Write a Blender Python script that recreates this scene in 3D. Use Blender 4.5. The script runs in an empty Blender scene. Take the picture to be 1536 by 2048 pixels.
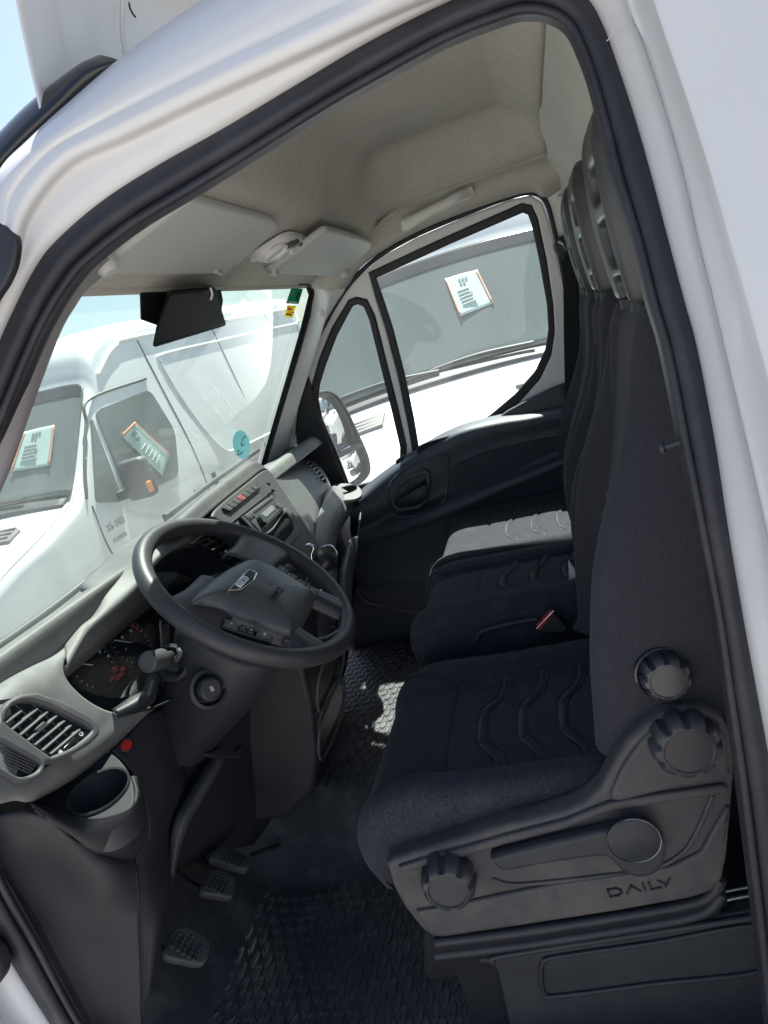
import bpy, bmesh, math, random
from mathutils import Vector, Matrix, Quaternion
random.seed(7)
SC = bpy.context.scene
COL = SC.collection

# ------------------------------------------------------------------ camera
EYE = Vector((-0.85, 0.0, 1.9))
EX = Vector((0.18283741783, -0.29053617080, 0.93923331079))   # cab axes seen in the camera frame
EY = Vector((-0.93622514680, 0.24014779232, 0.25653754567))   # (right, down, forward)
EZ = Vector((-0.30008824224, -0.92623850670, -0.22809926692))
FOC = 1500.0                                                   # focal length in pixels of a 1536 x 2048 frame
cam_data = bpy.data.cameras.new('camera')
cam = bpy.data.objects.new('camera', cam_data)
COL.objects.link(cam)
cam_data.sensor_fit = 'VERTICAL'
cam_data.sensor_height = 36.0
cam_data.lens = FOC / 2048.0 * 36.0
cam_data.clip_start = 0.02
cam_data.clip_end = 3000.0
cam.matrix_world = Matrix(((EX[0], -EX[1], -EX[2], EYE[0]),
                           (EY[0], -EY[1], -EY[2], EYE[1]),
                           (EZ[0], -EZ[1], -EZ[2], EYE[2]),
                           (0, 0, 0, 1)))
SC.camera = cam

# ------------------------------------------------------------------ sky, sun, exposure
SUN = Vector((0.48, -0.075, 0.87)).normalized()                 # towards the sun
SUN_EL = math.asin(SUN.z)
SUN_AZ = math.atan2(SUN.x, SUN.y)
world = bpy.data.worlds.new('World')
SC.world = world
world.use_nodes = True
wn = world.node_tree
wn.nodes.clear()
w_out = wn.nodes.new('ShaderNodeOutputWorld')
w_bg = wn.nodes.new('ShaderNodeBackground')
w_sky = wn.nodes.new('ShaderNodeTexSky')
w_sky.sky_type = 'NISHITA'
w_sky.sun_disc = False
w_sky.sun_elevation = SUN_EL
w_sky.sun_rotation = SUN_AZ
w_sky.air_density = 1.0
w_sky.dust_density = 1.6
w_sky.ozone_density = 1.0
w_bg.inputs['Strength'].default_value = 0.065
wn.links.new(w_sky.outputs[0], w_bg.inputs[0])
wn.links.new(w_bg.outputs[0], w_out.inputs[0])
sun_data = bpy.data.lights.new('sun', 'SUN')
sun_data.energy = 5.0
sun_data.angle = math.radians(0.53)
sun_data.color = (1.0, 0.96, 0.90)
sun = bpy.data.objects.new('sun', sun_data)
COL.objects.link(sun)
sun.location = (6, -2, 12)
sun.rotation_euler = SUN.to_track_quat('Z', 'Y').to_euler()
SC.view_settings.view_transform = 'Standard'
SC.view_settings.look = 'None'
SC.view_settings.gamma = 1.0
SC.view_settings.use_curve_mapping = False
SC.view_settings.exposure = 1.8
SC.render.engine = 'CYCLES'
SC.cycles.use_denoising = True
SC.cycles.max_bounces = 10
SC.cycles.diffuse_bounces = 5
SC.cycles.glossy_bounces = 4
SC.cycles.transparent_max_bounces = 16
SC.cycles.caustics_reflective = False
SC.cycles.caustics_refractive = False
SC.cycles.sample_clamp_indirect = 6.0

# ------------------------------------------------------------------ survey: a photo point on a known plane of the cab
def ray(u, v):
    d = Vector((u - 768.0, v - 1024.0, FOC))
    return Vector((d.dot(EX), d.dot(EY), d.dot(EZ)))
def at(u, v, x=None, y=None, z=None):
    d = ray(u, v)
    s = (x - EYE.x) / d.x if x is not None else (y - EYE.y) / d.y if y is not None else (z - EYE.z) / d.z
    return EYE + d * s
def on(u, v, p0, n):
    d = ray(u, v)
    return EYE + d * ((Vector(p0) - EYE).dot(Vector(n)) / d.dot(Vector(n)))
def onf(u, v, fx):                                             # plane whose x depends on z
    p = at(u, v, x=fx(1.7))
    for _ in range(12):
        p = at(u, v, x=fx(p.z))
    return p

# ------------------------------------------------------------------ materials
MATS = {}
def rgb(c):
    return (c[0], c[1], c[2], 1.0)
def mat(name, col, rough=0.5, metal=0.0, spec=0.5, bump=None, vary=None, dust=None, coat=0.0, sheen=0.0, emit=None, weave=None):
    if name in MATS:
        return MATS[name]
    m = bpy.data.materials.new(name)
    m.use_nodes = True
    nt = m.node_tree
    b = nt.nodes['Principled BSDF']
    b.inputs['Base Color'].default_value = rgb(col)
    b.inputs['Roughness'].default_value = rough
    b.inputs['Metallic'].default_value = metal
    b.inputs['Specular IOR Level'].default_value = spec
    b.inputs['Coat Weight'].default_value = coat
    b.inputs['Coat Roughness'].default_value = 0.06
    if sheen:
        b.inputs['Sheen Weight'].default_value = sheen
        b.inputs['Sheen Roughness'].default_value = 0.5
    tc = nt.nodes.new('ShaderNodeTexCoord')
    def noise(scale, detail=4.0, rg=0.6):
        n = nt.nodes.new('ShaderNodeTexNoise')
        n.inputs['Scale'].default_value = scale
        n.inputs['Detail'].default_value = detail
        n.inputs['Roughness'].default_value = rg
        nt.links.new(tc.outputs['Object'], n.inputs['Vector'])
        return n
    colour = None
    if vary:                                                   # (scale, amount): darker and lighter patches of the material itself
        n = noise(vary[0])
        r = nt.nodes.new('ShaderNodeValToRGB')
        a = vary[1]
        r.color_ramp.elements[0].position = 0.3
        r.color_ramp.elements[1].position = 0.7
        r.color_ramp.elements[0].color = rgb([c * (1 - a) for c in col])
        r.color_ramp.elements[1].color = rgb([min(1, c * (1 + a)) for c in col])
        nt.links.new(n.outputs[0], r.inputs[0])
        colour = r.outputs[0]
    if dust:                                                   # (scale, lo, hi, colour, strength): dust and scuffs
        n = noise(dust[0], 8.0, 0.7)
        r = nt.nodes.new('ShaderNodeMapRange')
        r.inputs[1].default_value = dust[1]
        r.inputs[2].default_value = dust[2]
        r.inputs[3].default_value = 0.0
        r.inputs[4].default_value = dust[4]
        nt.links.new(n.outputs[0], r.inputs[0])
        mx = nt.nodes.new('ShaderNodeMix')
        mx.data_type = 'RGBA'
        mx.inputs[7].default_value = rgb(dust[3])
        if colour:
            nt.links.new(colour, mx.inputs[6])
        else:
            mx.inputs[6].default_value = rgb(col)
        nt.links.new(r.outputs[0], mx.inputs[0])
        colour = mx.outputs[2]
        r2 = nt.nodes.new('ShaderNodeMapRange')
        r2.inputs[3].default_value = rough
        r2.inputs[4].default_value = min(1.0, rough + 0.3)
        nt.links.new(r.outputs[0], r2.inputs[0])
        nt.links.new(r2.outputs[0], b.inputs['Roughness'])
    if colour:
        nt.links.new(colour, b.inputs['Base Color'])
    h = None
    if bump:                                                   # (scale, strength, distance)
        n = noise(bump[0], 3.0)
        h = n.outputs[0]
        st, di = bump[1], bump[2]
    if weave:                                                  # (scale, strength, distance): crossed fine waves
        ws = []
        for dr in ('X', 'Y', 'Z'):
            w = nt.nodes.new('ShaderNodeTexWave')
            w.bands_direction = dr
            w.inputs['Scale'].default_value = weave[0]
            w.inputs['Distortion'].default_value = 0.6
            nt.links.new(tc.outputs['Object'], w.inputs['Vector'])
            ws.append(w.outputs[1])
        a1 = nt.nodes.new('ShaderNodeMath'); a1.operation = 'ADD'
        a2 = nt.nodes.new('ShaderNodeMath'); a2.operation = 'ADD'
        nt.links.new(ws[0], a1.inputs[0]); nt.links.new(ws[1], a1.inputs[1])
        nt.links.new(a1.outputs[0], a2.inputs[0]); nt.links.new(ws[2], a2.inputs[1])
        h = a2.outputs[0]
        st, di = weave[1], weave[2]
    if h is not None:
        bp = nt.nodes.new('ShaderNodeBump')
        bp.inputs['Strength'].default_value = st
        bp.inputs['Distance'].default_value = di
        nt.links.new(h, bp.inputs['Height'])
        nt.links.new(bp.outputs[0], b.inputs['Normal'])
    if emit:
        b.inputs['Emission Color'].default_value = rgb(emit[0])
        b.inputs['Emission Strength'].default_value = emit[1]
    MATS[name] = m
    return m
def glass(name, tint, refl=0.06, dust_veil=0.04, dcol=(0.8, 0.85, 0.82)):
    m = bpy.data.materials.new(name)
    m.use_nodes = True
    nt = m.node_tree
    nt.nodes.clear()
    o = nt.nodes.new('ShaderNodeOutputMaterial')
    t = nt.nodes.new('ShaderNodeBsdfTransparent')
    t.inputs[0].default_value = rgb(tint)
    g = nt.nodes.new('ShaderNodeBsdfGlossy')
    g.inputs['Roughness'].default_value = 0.02
    lw = nt.nodes.new('ShaderNodeLayerWeight')
    lw.inputs[0].default_value = 0.5
    pw = nt.nodes.new('ShaderNodeMath'); pw.operation = 'POWER'; pw.inputs[1].default_value = 5.0
    nt.links.new(lw.outputs['Facing'], pw.inputs[0])
    fr = nt.nodes.new('ShaderNodeMapRange')
    fr.inputs[3].default_value = refl * 0.6
    fr.inputs[4].default_value = 0.9
    nt.links.new(pw.outputs[0], fr.inputs[0])
    m1 = nt.nodes.new('ShaderNodeMixShader')
    nt.links.new(fr.outputs[0], m1.inputs[0])
    nt.links.new(t.outputs[0], m1.inputs[1])
    nt.links.new(g.outputs[0], m1.inputs[2])
    tr = nt.nodes.new('ShaderNodeBsdfTranslucent')
    tr.inputs[0].default_value = rgb(dcol)
    df = nt.nodes.new('ShaderNodeBsdfDiffuse')
    df.inputs[0].default_value = rgb(dcol)
    m0 = nt.nodes.new('ShaderNodeMixShader')
    nt.links.new(tr.outputs[0], m0.inputs[1])
    nt.links.new(df.outputs[0], m0.inputs[2])
    tc = nt.nodes.new('ShaderNodeTexCoord')
    n = nt.nodes.new('ShaderNodeTexNoise')
    n.inputs['Scale'].default_value = 5.0
    n.inputs['Detail'].default_value = 6.0
    mp = nt.nodes.new('ShaderNodeMapping')
    mp.inputs['Scale'].default_value = (1.0, 1.0, 0.25)
    nt.links.new(tc.outputs['Object'], mp.inputs[0])
    nt.links.new(mp.outputs[0], n.inputs['Vector'])
    r = nt.nodes.new('ShaderNodeMapRange')
    r.inputs[1].default_value = 0.3
    r.inputs[2].default_value = 0.75
    r.inputs[3].default_value = dust_veil * 0.5
    r.inputs[4].default_value = dust_veil * 1.5
    nt.links.new(n.outputs[0], r.inputs[0])
    m2 = nt.nodes.new('ShaderNodeMixShader')
    nt.links.new(r.outputs[0], m2.inputs[0])
    nt.links.new(m1.outputs[0], m2.inputs[1])
    nt.links.new(m0.outputs[0], m2.inputs[2])
    nt.links.new(m2.outputs[0], o.inputs[0])
    return m

M_PAINT = mat('white_paint', (0.575, 0.575, 0.585), 0.34, coat=0.25, vary=(1.3, 0.03), dust=(7.0, 0.5, 0.8, (0.52, 0.5, 0.48), 0.35), bump=(9, 0.03, 0.01))
M_JAMB = mat('jamb_paint', (0.74, 0.74, 0.74), 0.3, coat=0.3, dust=(5.0, 0.48, 0.75, (0.5, 0.48, 0.44), 0.35))
M_LINER = mat('headliner_felt', (0.545, 0.52, 0.475), 1.0, spec=0.1, vary=(6, 0.06), bump=(420, 0.35, 0.002), dust=(60, 0.45, 0.75, (0.36, 0.35, 0.335), 0.5))
M_LINER2 = mat('bulkhead_felt', (0.54, 0.54, 0.52), 0.95, spec=0.1, vary=(5, 0.04), bump=(350, 0.25, 0.002))
M_VISOR = mat('visor_vinyl', (0.47, 0.48, 0.465), 0.6, spec=0.3, bump=(300, 0.1, 0.001), vary=(5, 0.03))
M_TRIM = mat('grey_white_trim', (0.74, 0.75, 0.76), 0.5, spec=0.4, bump=(500, 0.1, 0.001), vary=(4, 0.03))
M_PILLAR = mat('a_pillar_trim', (0.22, 0.20, 0.21), 0.55, bump=(400, 0.15, 0.001))
M_SEAL = mat('seal_rubber', (0.022, 0.022, 0.030), 0.5, spec=0.35, bump=(200, 0.1, 0.002), dust=(14, 0.5, 0.8, (0.09, 0.09, 0.10), 0.35))
M_BLACK = mat('black_plastic', (0.023, 0.025, 0.031), 0.48, spec=0.4, bump=(650, 0.25, 0.0012), dust=(7, 0.45, 0.8, (0.085, 0.085, 0.085), 0.35))
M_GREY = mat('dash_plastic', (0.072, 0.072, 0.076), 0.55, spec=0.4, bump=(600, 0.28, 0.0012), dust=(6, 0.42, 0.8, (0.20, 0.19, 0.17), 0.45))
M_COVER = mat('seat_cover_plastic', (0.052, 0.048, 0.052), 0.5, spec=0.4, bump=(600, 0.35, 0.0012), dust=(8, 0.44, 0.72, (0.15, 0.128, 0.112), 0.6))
M_DASHSUN = mat('dash_plastic_sunlit', (0.125, 0.126, 0.127), 0.55, spec=0.4, bump=(600, 0.28, 0.0012), dust=(6, 0.40, 0.75, (0.30, 0.295, 0.28), 0.5))  # dusty dash plastic, paled further to paint in the sunlit look
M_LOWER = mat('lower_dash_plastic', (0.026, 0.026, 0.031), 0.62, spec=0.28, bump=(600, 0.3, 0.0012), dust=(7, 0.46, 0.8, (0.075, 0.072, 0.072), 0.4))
M_DOORHAZE = mat('door_plastic_hazed', (0.048, 0.056, 0.074), 0.5, spec=0.4, bump=(600, 0.25, 0.0012), dust=(7, 0.46, 0.8, (0.10, 0.105, 0.12), 0.35))  # black plastic lifted and blued to paint haze over the far door
M_GLOSS = mat('gloss_black', (0.015, 0.016, 0.018), 0.18, spec=0.5)
M_DARK = mat('matt_black', (0.014, 0.015, 0.019), 0.8, spec=0.2)
M_FABRIC = mat('seat_fabric', (0.033, 0.0355, 0.043), 0.95, spec=0.15, sheen=0.05, bump=(330, 0.6, 0.0016), vary=(260, 0.45), dust=(14, 0.52, 0.8, (0.10, 0.10, 0.105), 0.35))
M_FABRIC2 = mat('seat_fabric_side', (0.037, 0.0365, 0.044), 0.95, spec=0.15, sheen=0.05, bump=(330, 0.4, 0.0012), vary=(300, 0.22), dust=(5, 0.5, 0.8, (0.085, 0.08, 0.08), 0.4))
M_WELT_LIT = mat('welt_lightened', (0.052, 0.056, 0.066), 0.75, spec=0.25, sheen=0.05, bump=(600, 0.2, 0.001))  # lighter than the cloth, painting the light the raised bands catch
M_HEAD = mat('headrest_foam', (0.060, 0.062, 0.067), 0.38, spec=0.4, bump=(300, 0.08, 0.001))
M_MAT = mat('rubber_mat', (0.046, 0.048, 0.053), 0.5, spec=0.4, bump=(220, 0.2, 0.002), dust=(9, 0.48, 0.7, (0.17, 0.165, 0.165), 0.5))
M_TREAD = mat('mat_tread', (0.050, 0.052, 0.057), 0.46, spec=0.5, bump=(220, 0.15, 0.002), dust=(6, 0.46, 0.66, (0.18, 0.175, 0.17), 0.5))
M_CHROME = mat('chrome', (0.75, 0.76, 0.78), 0.12, metal=1.0)
M_STEEL = mat('dull_steel', (0.32, 0.32, 0.33), 0.35, metal=1.0)
M_RED = mat('red_plastic', (0.55, 0.03, 0.03), 0.35)
M_BELT = mat('belt_webbing', (0.012, 0.013, 0.016), 0.85, spec=0.2, weave=(700, 0.4, 0.001))
M_INK = mat('dark_ink', (0.02, 0.02, 0.022), 0.7)
M_PRINT = mat('grey_print', (0.32, 0.33, 0.34), 0.6)
M_WHITEPRINT = mat('white_print', (0.7, 0.71, 0.72), 0.6)
G_WS = glass('windshield_glass', (0.69, 0.79, 0.735), dust_veil=0.095, dcol=(0.78, 0.86, 0.82))  # dust film thickened to paint the hazy reflected veil as well
G_SIDE = glass('side_glass', (0.84, 0.92, 0.885), dust_veil=0.045)
G_CLUSTER = glass('cluster_lens', (0.9, 0.9, 0.9), dust_veil=0.006)
def film(name, col):                                            # thin printed film: lets some daylight through
    m = bpy.data.materials.new(name)
    m.use_nodes = True
    nt = m.node_tree
    nt.nodes.clear()
    o = nt.nodes.new('ShaderNodeOutputMaterial')
    a = nt.nodes.new('ShaderNodeBsdfDiffuse'); a.inputs[0].default_value = rgb(col)
    b = nt.nodes.new('ShaderNodeBsdfTranslucent'); b.inputs[0].default_value = rgb(col)
    x = nt.nodes.new('ShaderNodeMixShader'); x.inputs[0].default_value = 0.55
    nt.links.new(a.outputs[0], x.inputs[1]); nt.links.new(b.outputs[0], x.inputs[2]); nt.links.new(x.outputs[0], o.inputs[0])
    return m
M_MIRROR = mat('mirror_silver', (0.92, 0.93, 0.93), 0.01, metal=1.0)

# ------------------------------------------------------------------ object helpers
def props(o, label=None, cat=None, group=None, kind=None):
    if label: o['label'] = label
    if cat: o['category'] = cat
    if group: o['group'] = group
    if kind: o['kind'] = kind
    return o
def put(o, parent):
    COL.objects.link(o)
    if parent is not None:
        o.parent = parent
        m = Matrix.Translation(parent.location) if parent.type == 'EMPTY' else Matrix.Identity(4)
        o.matrix_parent_inverse = m.inverted()
    return o
def thing(name, loc, label, cat, group=None, parent=None):
    o = bpy.data.objects.new(name, None)
    o.empty_display_size = 0.05
    COL.objects.link(o)
    o.location = loc
    if parent is not None:
        o.parent = parent
        o.matrix_parent_inverse = Matrix.Translation(parent.location).inverted()
    props(o, label, cat, group)
    return o
def mk(name, verts, faces, m, parent=None, smooth=True, angle=None):
    me = bpy.data.meshes.new(name)
    me.from_pydata([tuple(v) for v in verts], [], faces)
    me.materials.append(m)
    bm = bmesh.new(); bm.from_mesh(me)
    bmesh.ops.recalc_face_normals(bm, faces=bm.faces[:])
    bm.to_mesh(me); bm.free()
    if smooth:
        me.shade_smooth() if hasattr(me, 'shade_smooth') else None
        if angle:
            me.set_sharp_from_angle(angle=math.radians(angle))
    return put(bpy.data.objects.new(name, me), parent)
def bevel(o, w, seg=3, angle=35):
    b = o.modifiers.new('bevel', 'BEVEL')
    b.width = w; b.segments = seg; b.limit_method = 'ANGLE'; b.angle_limit = math.radians(angle)
    b.harden_normals = False
    return o
def solid(o, t, off=-1.0):
    s = o.modifiers.new('solid', 'SOLIDIFY')
    s.thickness = t; s.offset = off
    return o
def subsurf(o, n=2):
    s = o.modifiers.new('sub', 'SUBSURF')
    s.levels = n; s.render_levels = n
    return o
def cr(pts, n, closed=False):                                  # Catmull-Rom through pts, n samples spread by control index
    pts = [Vector(p) for p in pts]
    k = len(pts)
    out = []
    m = k if closed else k - 1
    for i in range(n):
        t = i * m / (n if closed else n - 1)
        j = min(int(t), m - 1)
        f = t - j
        if closed:
            p0, p1, p2, p3 = pts[(j - 1) % k], pts[j % k], pts[(j + 1) % k], pts[(j + 2) % k]
        else:
            p1, p2 = pts[j], pts[j + 1]
            p0 = pts[j - 1] if j > 0 else p1 * 2 - p2
            p3 = pts[j + 2] if j + 2 < k else p2 * 2 - p1
        out.append(0.5 * ((2 * p1) + (p2 - p0) * f + (2 * p0 - 5 * p1 + 4 * p2 - p3) * f * f + (3 * p1 - p0 - 3 * p2 + p3) * f ** 3))
    return out
def patch(name, rows, m, parent=None, nu=24, nv=12, thick=0.0, off=-1.0, closed=False, linear=False, flip=False):
    rr = [cr(r, nu, closed) for r in rows]
    cols = []
    for i in range(nu):
        c = [r[i] for r in rr]
        cols.append(c if linear else cr(c, nv))
    if linear:
        nv = len(rows)
    verts = [cols[i][j] for j in range(nv) for i in range(nu)]
    faces = []
    lim = nu if closed else nu - 1
    for j in range(nv - 1):
        for i in range(lim):
            a, b = j * nu + i, j * nu + (i + 1) % nu
            f = (a, b, b + nu, a + nu)
            faces.append(f[::-1] if flip else f)
    me = bpy.data.meshes.new(name)
    me.from_pydata([tuple(v) for v in verts], [], faces)
    me.materials.append(m)
    me.shade_smooth()
    o = put(bpy.data.objects.new(name, me), parent)
    if thick:
        solid(o, thick, off)
    return o
def tube(name, pts, r, m, parent=None, n=10, closed=False, res=0, flat=1.0, caps=True):
    pts = [Vector(p) for p in pts]
    if res:
        pts = cr(pts, res, closed)
    k = len(pts)
    rad = r if callable(r) else (lambda t: r)
    verts, faces = [], []
    prev = None
    for i, p in enumerate(pts):
        a = pts[(i - 1) % k] if (closed or i > 0) else p
        b = pts[(i + 1) % k] if (closed or i < k - 1) else p
        t = (b - a).normalized()
        if prev is None:
            ref = Vector((0, 0, 1)) if abs(t.z) < 0.9 else Vector((1, 0, 0))
            nrm = (ref - t * ref.dot(t)).normalized()
        else:
            nrm = (prev - t * prev.dot(t)).normalized()
        prev = nrm
        bi = t.cross(nrm)
        q = rad(i / max(1, k - 1))
        for j in range(n):
            an = 2 * math.pi * j / n
            verts.append(p + nrm * (math.cos(an) * q) + bi * (math.sin(an) * q * flat))
    for i in range(k if closed else k - 1):
        for j in range(n):
            a, b = i * n + j, i * n + (j + 1) % n
            c, d = ((i + 1) % k) * n + (j + 1) % n, ((i + 1) % k) * n + j
            faces.append((a, b, c, d))
    if caps and not closed:
        faces.append(tuple(range(n - 1, -1, -1)))
        faces.append(tuple(range((k - 1) * n, k * n)))
    return mk(name, verts, faces, m, parent, angle=50)
def frame_of(p0, nrm, up=Vector((0, 0, 1))):
    nrm = Vector(nrm).normalized()
    up = Vector(up)
    if abs(up.dot(nrm)) > 0.98:
        up = Vector((0, 1, 0))
    ax = up.cross(nrm).normalized()
    ay = nrm.cross(ax).normalized()
    return Matrix(((ax.x, ay.x, nrm.x, p0[0]), (ax.y, ay.y, nrm.y, p0[1]), (ax.z, ay.z, nrm.z, p0[2]), (0, 0, 0, 1)))
def lathe(name, prof, p0, axis, m, parent=None, n=32, lobes=0, depth=0.0, sx=1.0, cap0=True):
    rmax = max(r for r, h in prof)
    M = frame_of(p0, axis)
    verts, faces = [], []
    for (r, h) in prof:
        for j in range(n):
            an = 2 * math.pi * j / n
            q = r
            if lobes and r > 0.80 * rmax:
                q = r * (1 - depth * max(0.0, math.cos(an * lobes)) ** 1.3)
            verts.append(M @ Vector((math.cos(an) * q * sx, math.sin(an) * q, h)))
    k = len(prof)
    for i in range(k - 1):
        for j in range(n):
            faces.append((i * n + j, i * n + (j + 1) % n, (i + 1) * n + (j + 1) % n, (i + 1) * n + j))
    if prof[-1][0] > 1e-5:
        faces.append(tuple(range((k - 1) * n, k * n)))
    if prof[0][0] > 1e-5 and cap0:
        faces.append(tuple(range(n - 1, -1, -1)))
    return mk(name, verts, faces, m, parent, angle=40)
def box(name, c, s, m, parent=None, bev=0.004, rot=None, seg=3):
    hx, hy, hz = s[0] / 2, s[1] / 2, s[2] / 2
    vs = [Vector((a * hx, b * hy, d * hz)) for a in (-1, 1) for b in (-1, 1) for d in (-1, 1)]
    if rot is not None:
        vs = [rot @ v for v in vs]
    c = Vector(c)
    fs = [(0, 1, 3, 2), (4, 6, 7, 5), (0, 4, 5, 1), (2, 3, 7, 6), (0, 2, 6, 4), (1, 5, 7, 3)]
    o = mk(name, [v + c for v in vs], fs, m, parent, angle=35)
    if bev:
        bevel(o, bev, seg)
    return o
def best_plane(pts):
    c = sum(pts, Vector()) / len(pts)
    n = Vector()
    k = len(pts)
    for i in range(k):
        a, b = pts[i] - c, pts[(i + 1) % k] - c
        n += a.cross(b)
    n.normalize()
    return c, n
def plate(name, outer, m, parent=None, holes=(), thick=0.01, bev=0.002, res=0, toward=None, plane=None, lift=0.0, bres=2, keep=False):
    """a flat plate with holes and rounded edges, in the plane of its outline; its outer face lies `lift` in front of the outline"""
    outer = [Vector(p) for p in outer]
    if plane is None:
        c, n = best_plane(outer)
    else:
        c, n = Vector(plane[0]), Vector(plane[1]).normalized()
    if toward is None:
        toward = EYE - c
    if n.dot(Vector(toward)) < 0:
        n = -n
    M = frame_of(c, n)
    Mi = M.inverted()
    cu = bpy.data.curves.new(name, 'CURVE')
    cu.dimensions = '2D'
    cu.fill_mode = 'BOTH'
    cu.extrude = max(0.0, thick / 2 - bev)
    cu.bevel_depth = bev
    cu.bevel_resolution = bres
    if bev:
        cu.offset = -bev
    for loop in [outer] + [[Vector(p) for p in h] for h in holes]:
        if res:
            loop = cr(loop, res, True)
        sp = cu.splines.new('POLY')
        sp.points.add(len(loop) - 1)
        for i, p in enumerate(loop):
            q = Mi @ p
            sp.points[i].co = (q.x, q.y, 0, 1)
        sp.use_cyclic_u = True
    tmp = bpy.data.objects.new(name + '_tmp', cu)
    COL.objects.link(tmp)
    dg = bpy.context.evaluated_depsgraph_get()
    me = bpy.data.meshes.new_from_object(tmp.evaluated_get(dg))
    bpy.data.objects.remove(tmp)
    bpy.data.curves.remove(cu)
    me.name = name
    me.transform(M @ Matrix.Translation((0, 0, lift - thick / 2)))
    me.materials.clear()
    me.materials.append(m)
    me.shade_smooth()
    me.set_sharp_from_angle(angle=math.radians(35))
    return put(bpy.data.objects.new(name, me), parent)
def text(name, s, p0, nrm, xdir, size, m, parent=None, ext=0.0008, align='CENTER', squash=1.0, shear=0.0, space=1.0):
    cu = bpy.data.curves.new(name, 'FONT')
    cu.body = s
    cu.size = size
    cu.extrude = ext
    cu.align_x = align
    cu.align_y = 'CENTER'
    cu.shear = shear
    cu.space_character = space
    tmp = bpy.data.objects.new(name + '_tmp', cu)
    COL.objects.link(tmp)
    dg = bpy.context.evaluated_depsgraph_get()
    me = bpy.data.meshes.new_from_object(tmp.evaluated_get(dg))
    bpy.data.objects.remove(tmp)
    bpy.data.curves.remove(cu)
    n = Vector(nrm).normalized()
    x = Vector(xdir)
    x = (x - n * x.dot(n)).normalized()
    y = n.cross(x)
    M = Matrix(((x.x * squash, y.x, n.x, p0[0]), (x.y * squash, y.y, n.y, p0[1]), (x.z * squash, y.z, n.z, p0[2]), (0, 0, 0, 1)))
    me.transform(M)
    me.materials.clear()
    me.materials.append(m)
    return put(bpy.data.objects.new(name, me), parent)
def grid_shell(name, s_list, t_list, fn, m, parent=None, close_s=False):
    ns, nt = len(s_list), len(t_list)
    verts = [fn(s, t) for t in t_list for s in s_list]
    faces = []
    for j in range(nt - 1):
        for i in range(ns - 1):
            a = j * ns + i
            faces.append((a, a + 1, a + ns + 1, a + ns))
    return mk(name, verts, faces, m, parent)
def rounded(pts, r, k=6):                                      # polygon with its corners rounded
    pts = [Vector(p) for p in pts]
    out = []
    n = len(pts)
    for i in range(n):
        a, b, c = pts[i - 1], pts[i], pts[(i + 1) % n]
        d0 = min(r, (a - b).length * 0.45); d1 = min(r, (c - b).length * 0.45)
        p, q = b + (a - b).normalized() * d0, b + (c - b).normalized() * d1
        for j in range(k + 1):
            t = j / k
            out.append(p * (1 - t) ** 2 + b * (2 * t * (1 - t)) + q * t * t)
    return out
def lerp(a, b, t):
    return a + (b - a) * t
def sm(e0, e1, x):
    t = max(0.0, min(1.0, (x - e0) / (e1 - e0)))
    return t * t * (3 - 2 * t)

# ================================================================== ground
def quad(name, pts, m, kind='structure'):
    o = mk(name, pts, [(0, 1, 2, 3)], m, smooth=False)
    o['kind'] = kind
    return o
M_GROUND = mat('lot_concrete', (0.35, 0.335, 0.31), 0.9, vary=(0.5, 0.15), bump=(40, 0.3, 0.01), dust=(1.5, 0.45, 0.7, (0.25, 0.23, 0.2), 0.5))
quad('ground', [(-600, -600, 0), (600, -600, 0), (600, 600, 0), (-600, 600, 0)], M_GROUND)

# ================================================================== the van whose cab we look into
van = thing('van', (0.9, 0.4, 0.0), 'white van seen through its open driver door, filling the picture', 'van')
def xt(z):                                                     # driver side of the door opening leans inwards above the belt
    return 0.14 * max(0.0, (z - 1.5) / 0.8) ** 1.2
def near(u, v, off=0.0):
    return onf(u, v, lambda z: xt(z) + off)
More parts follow.
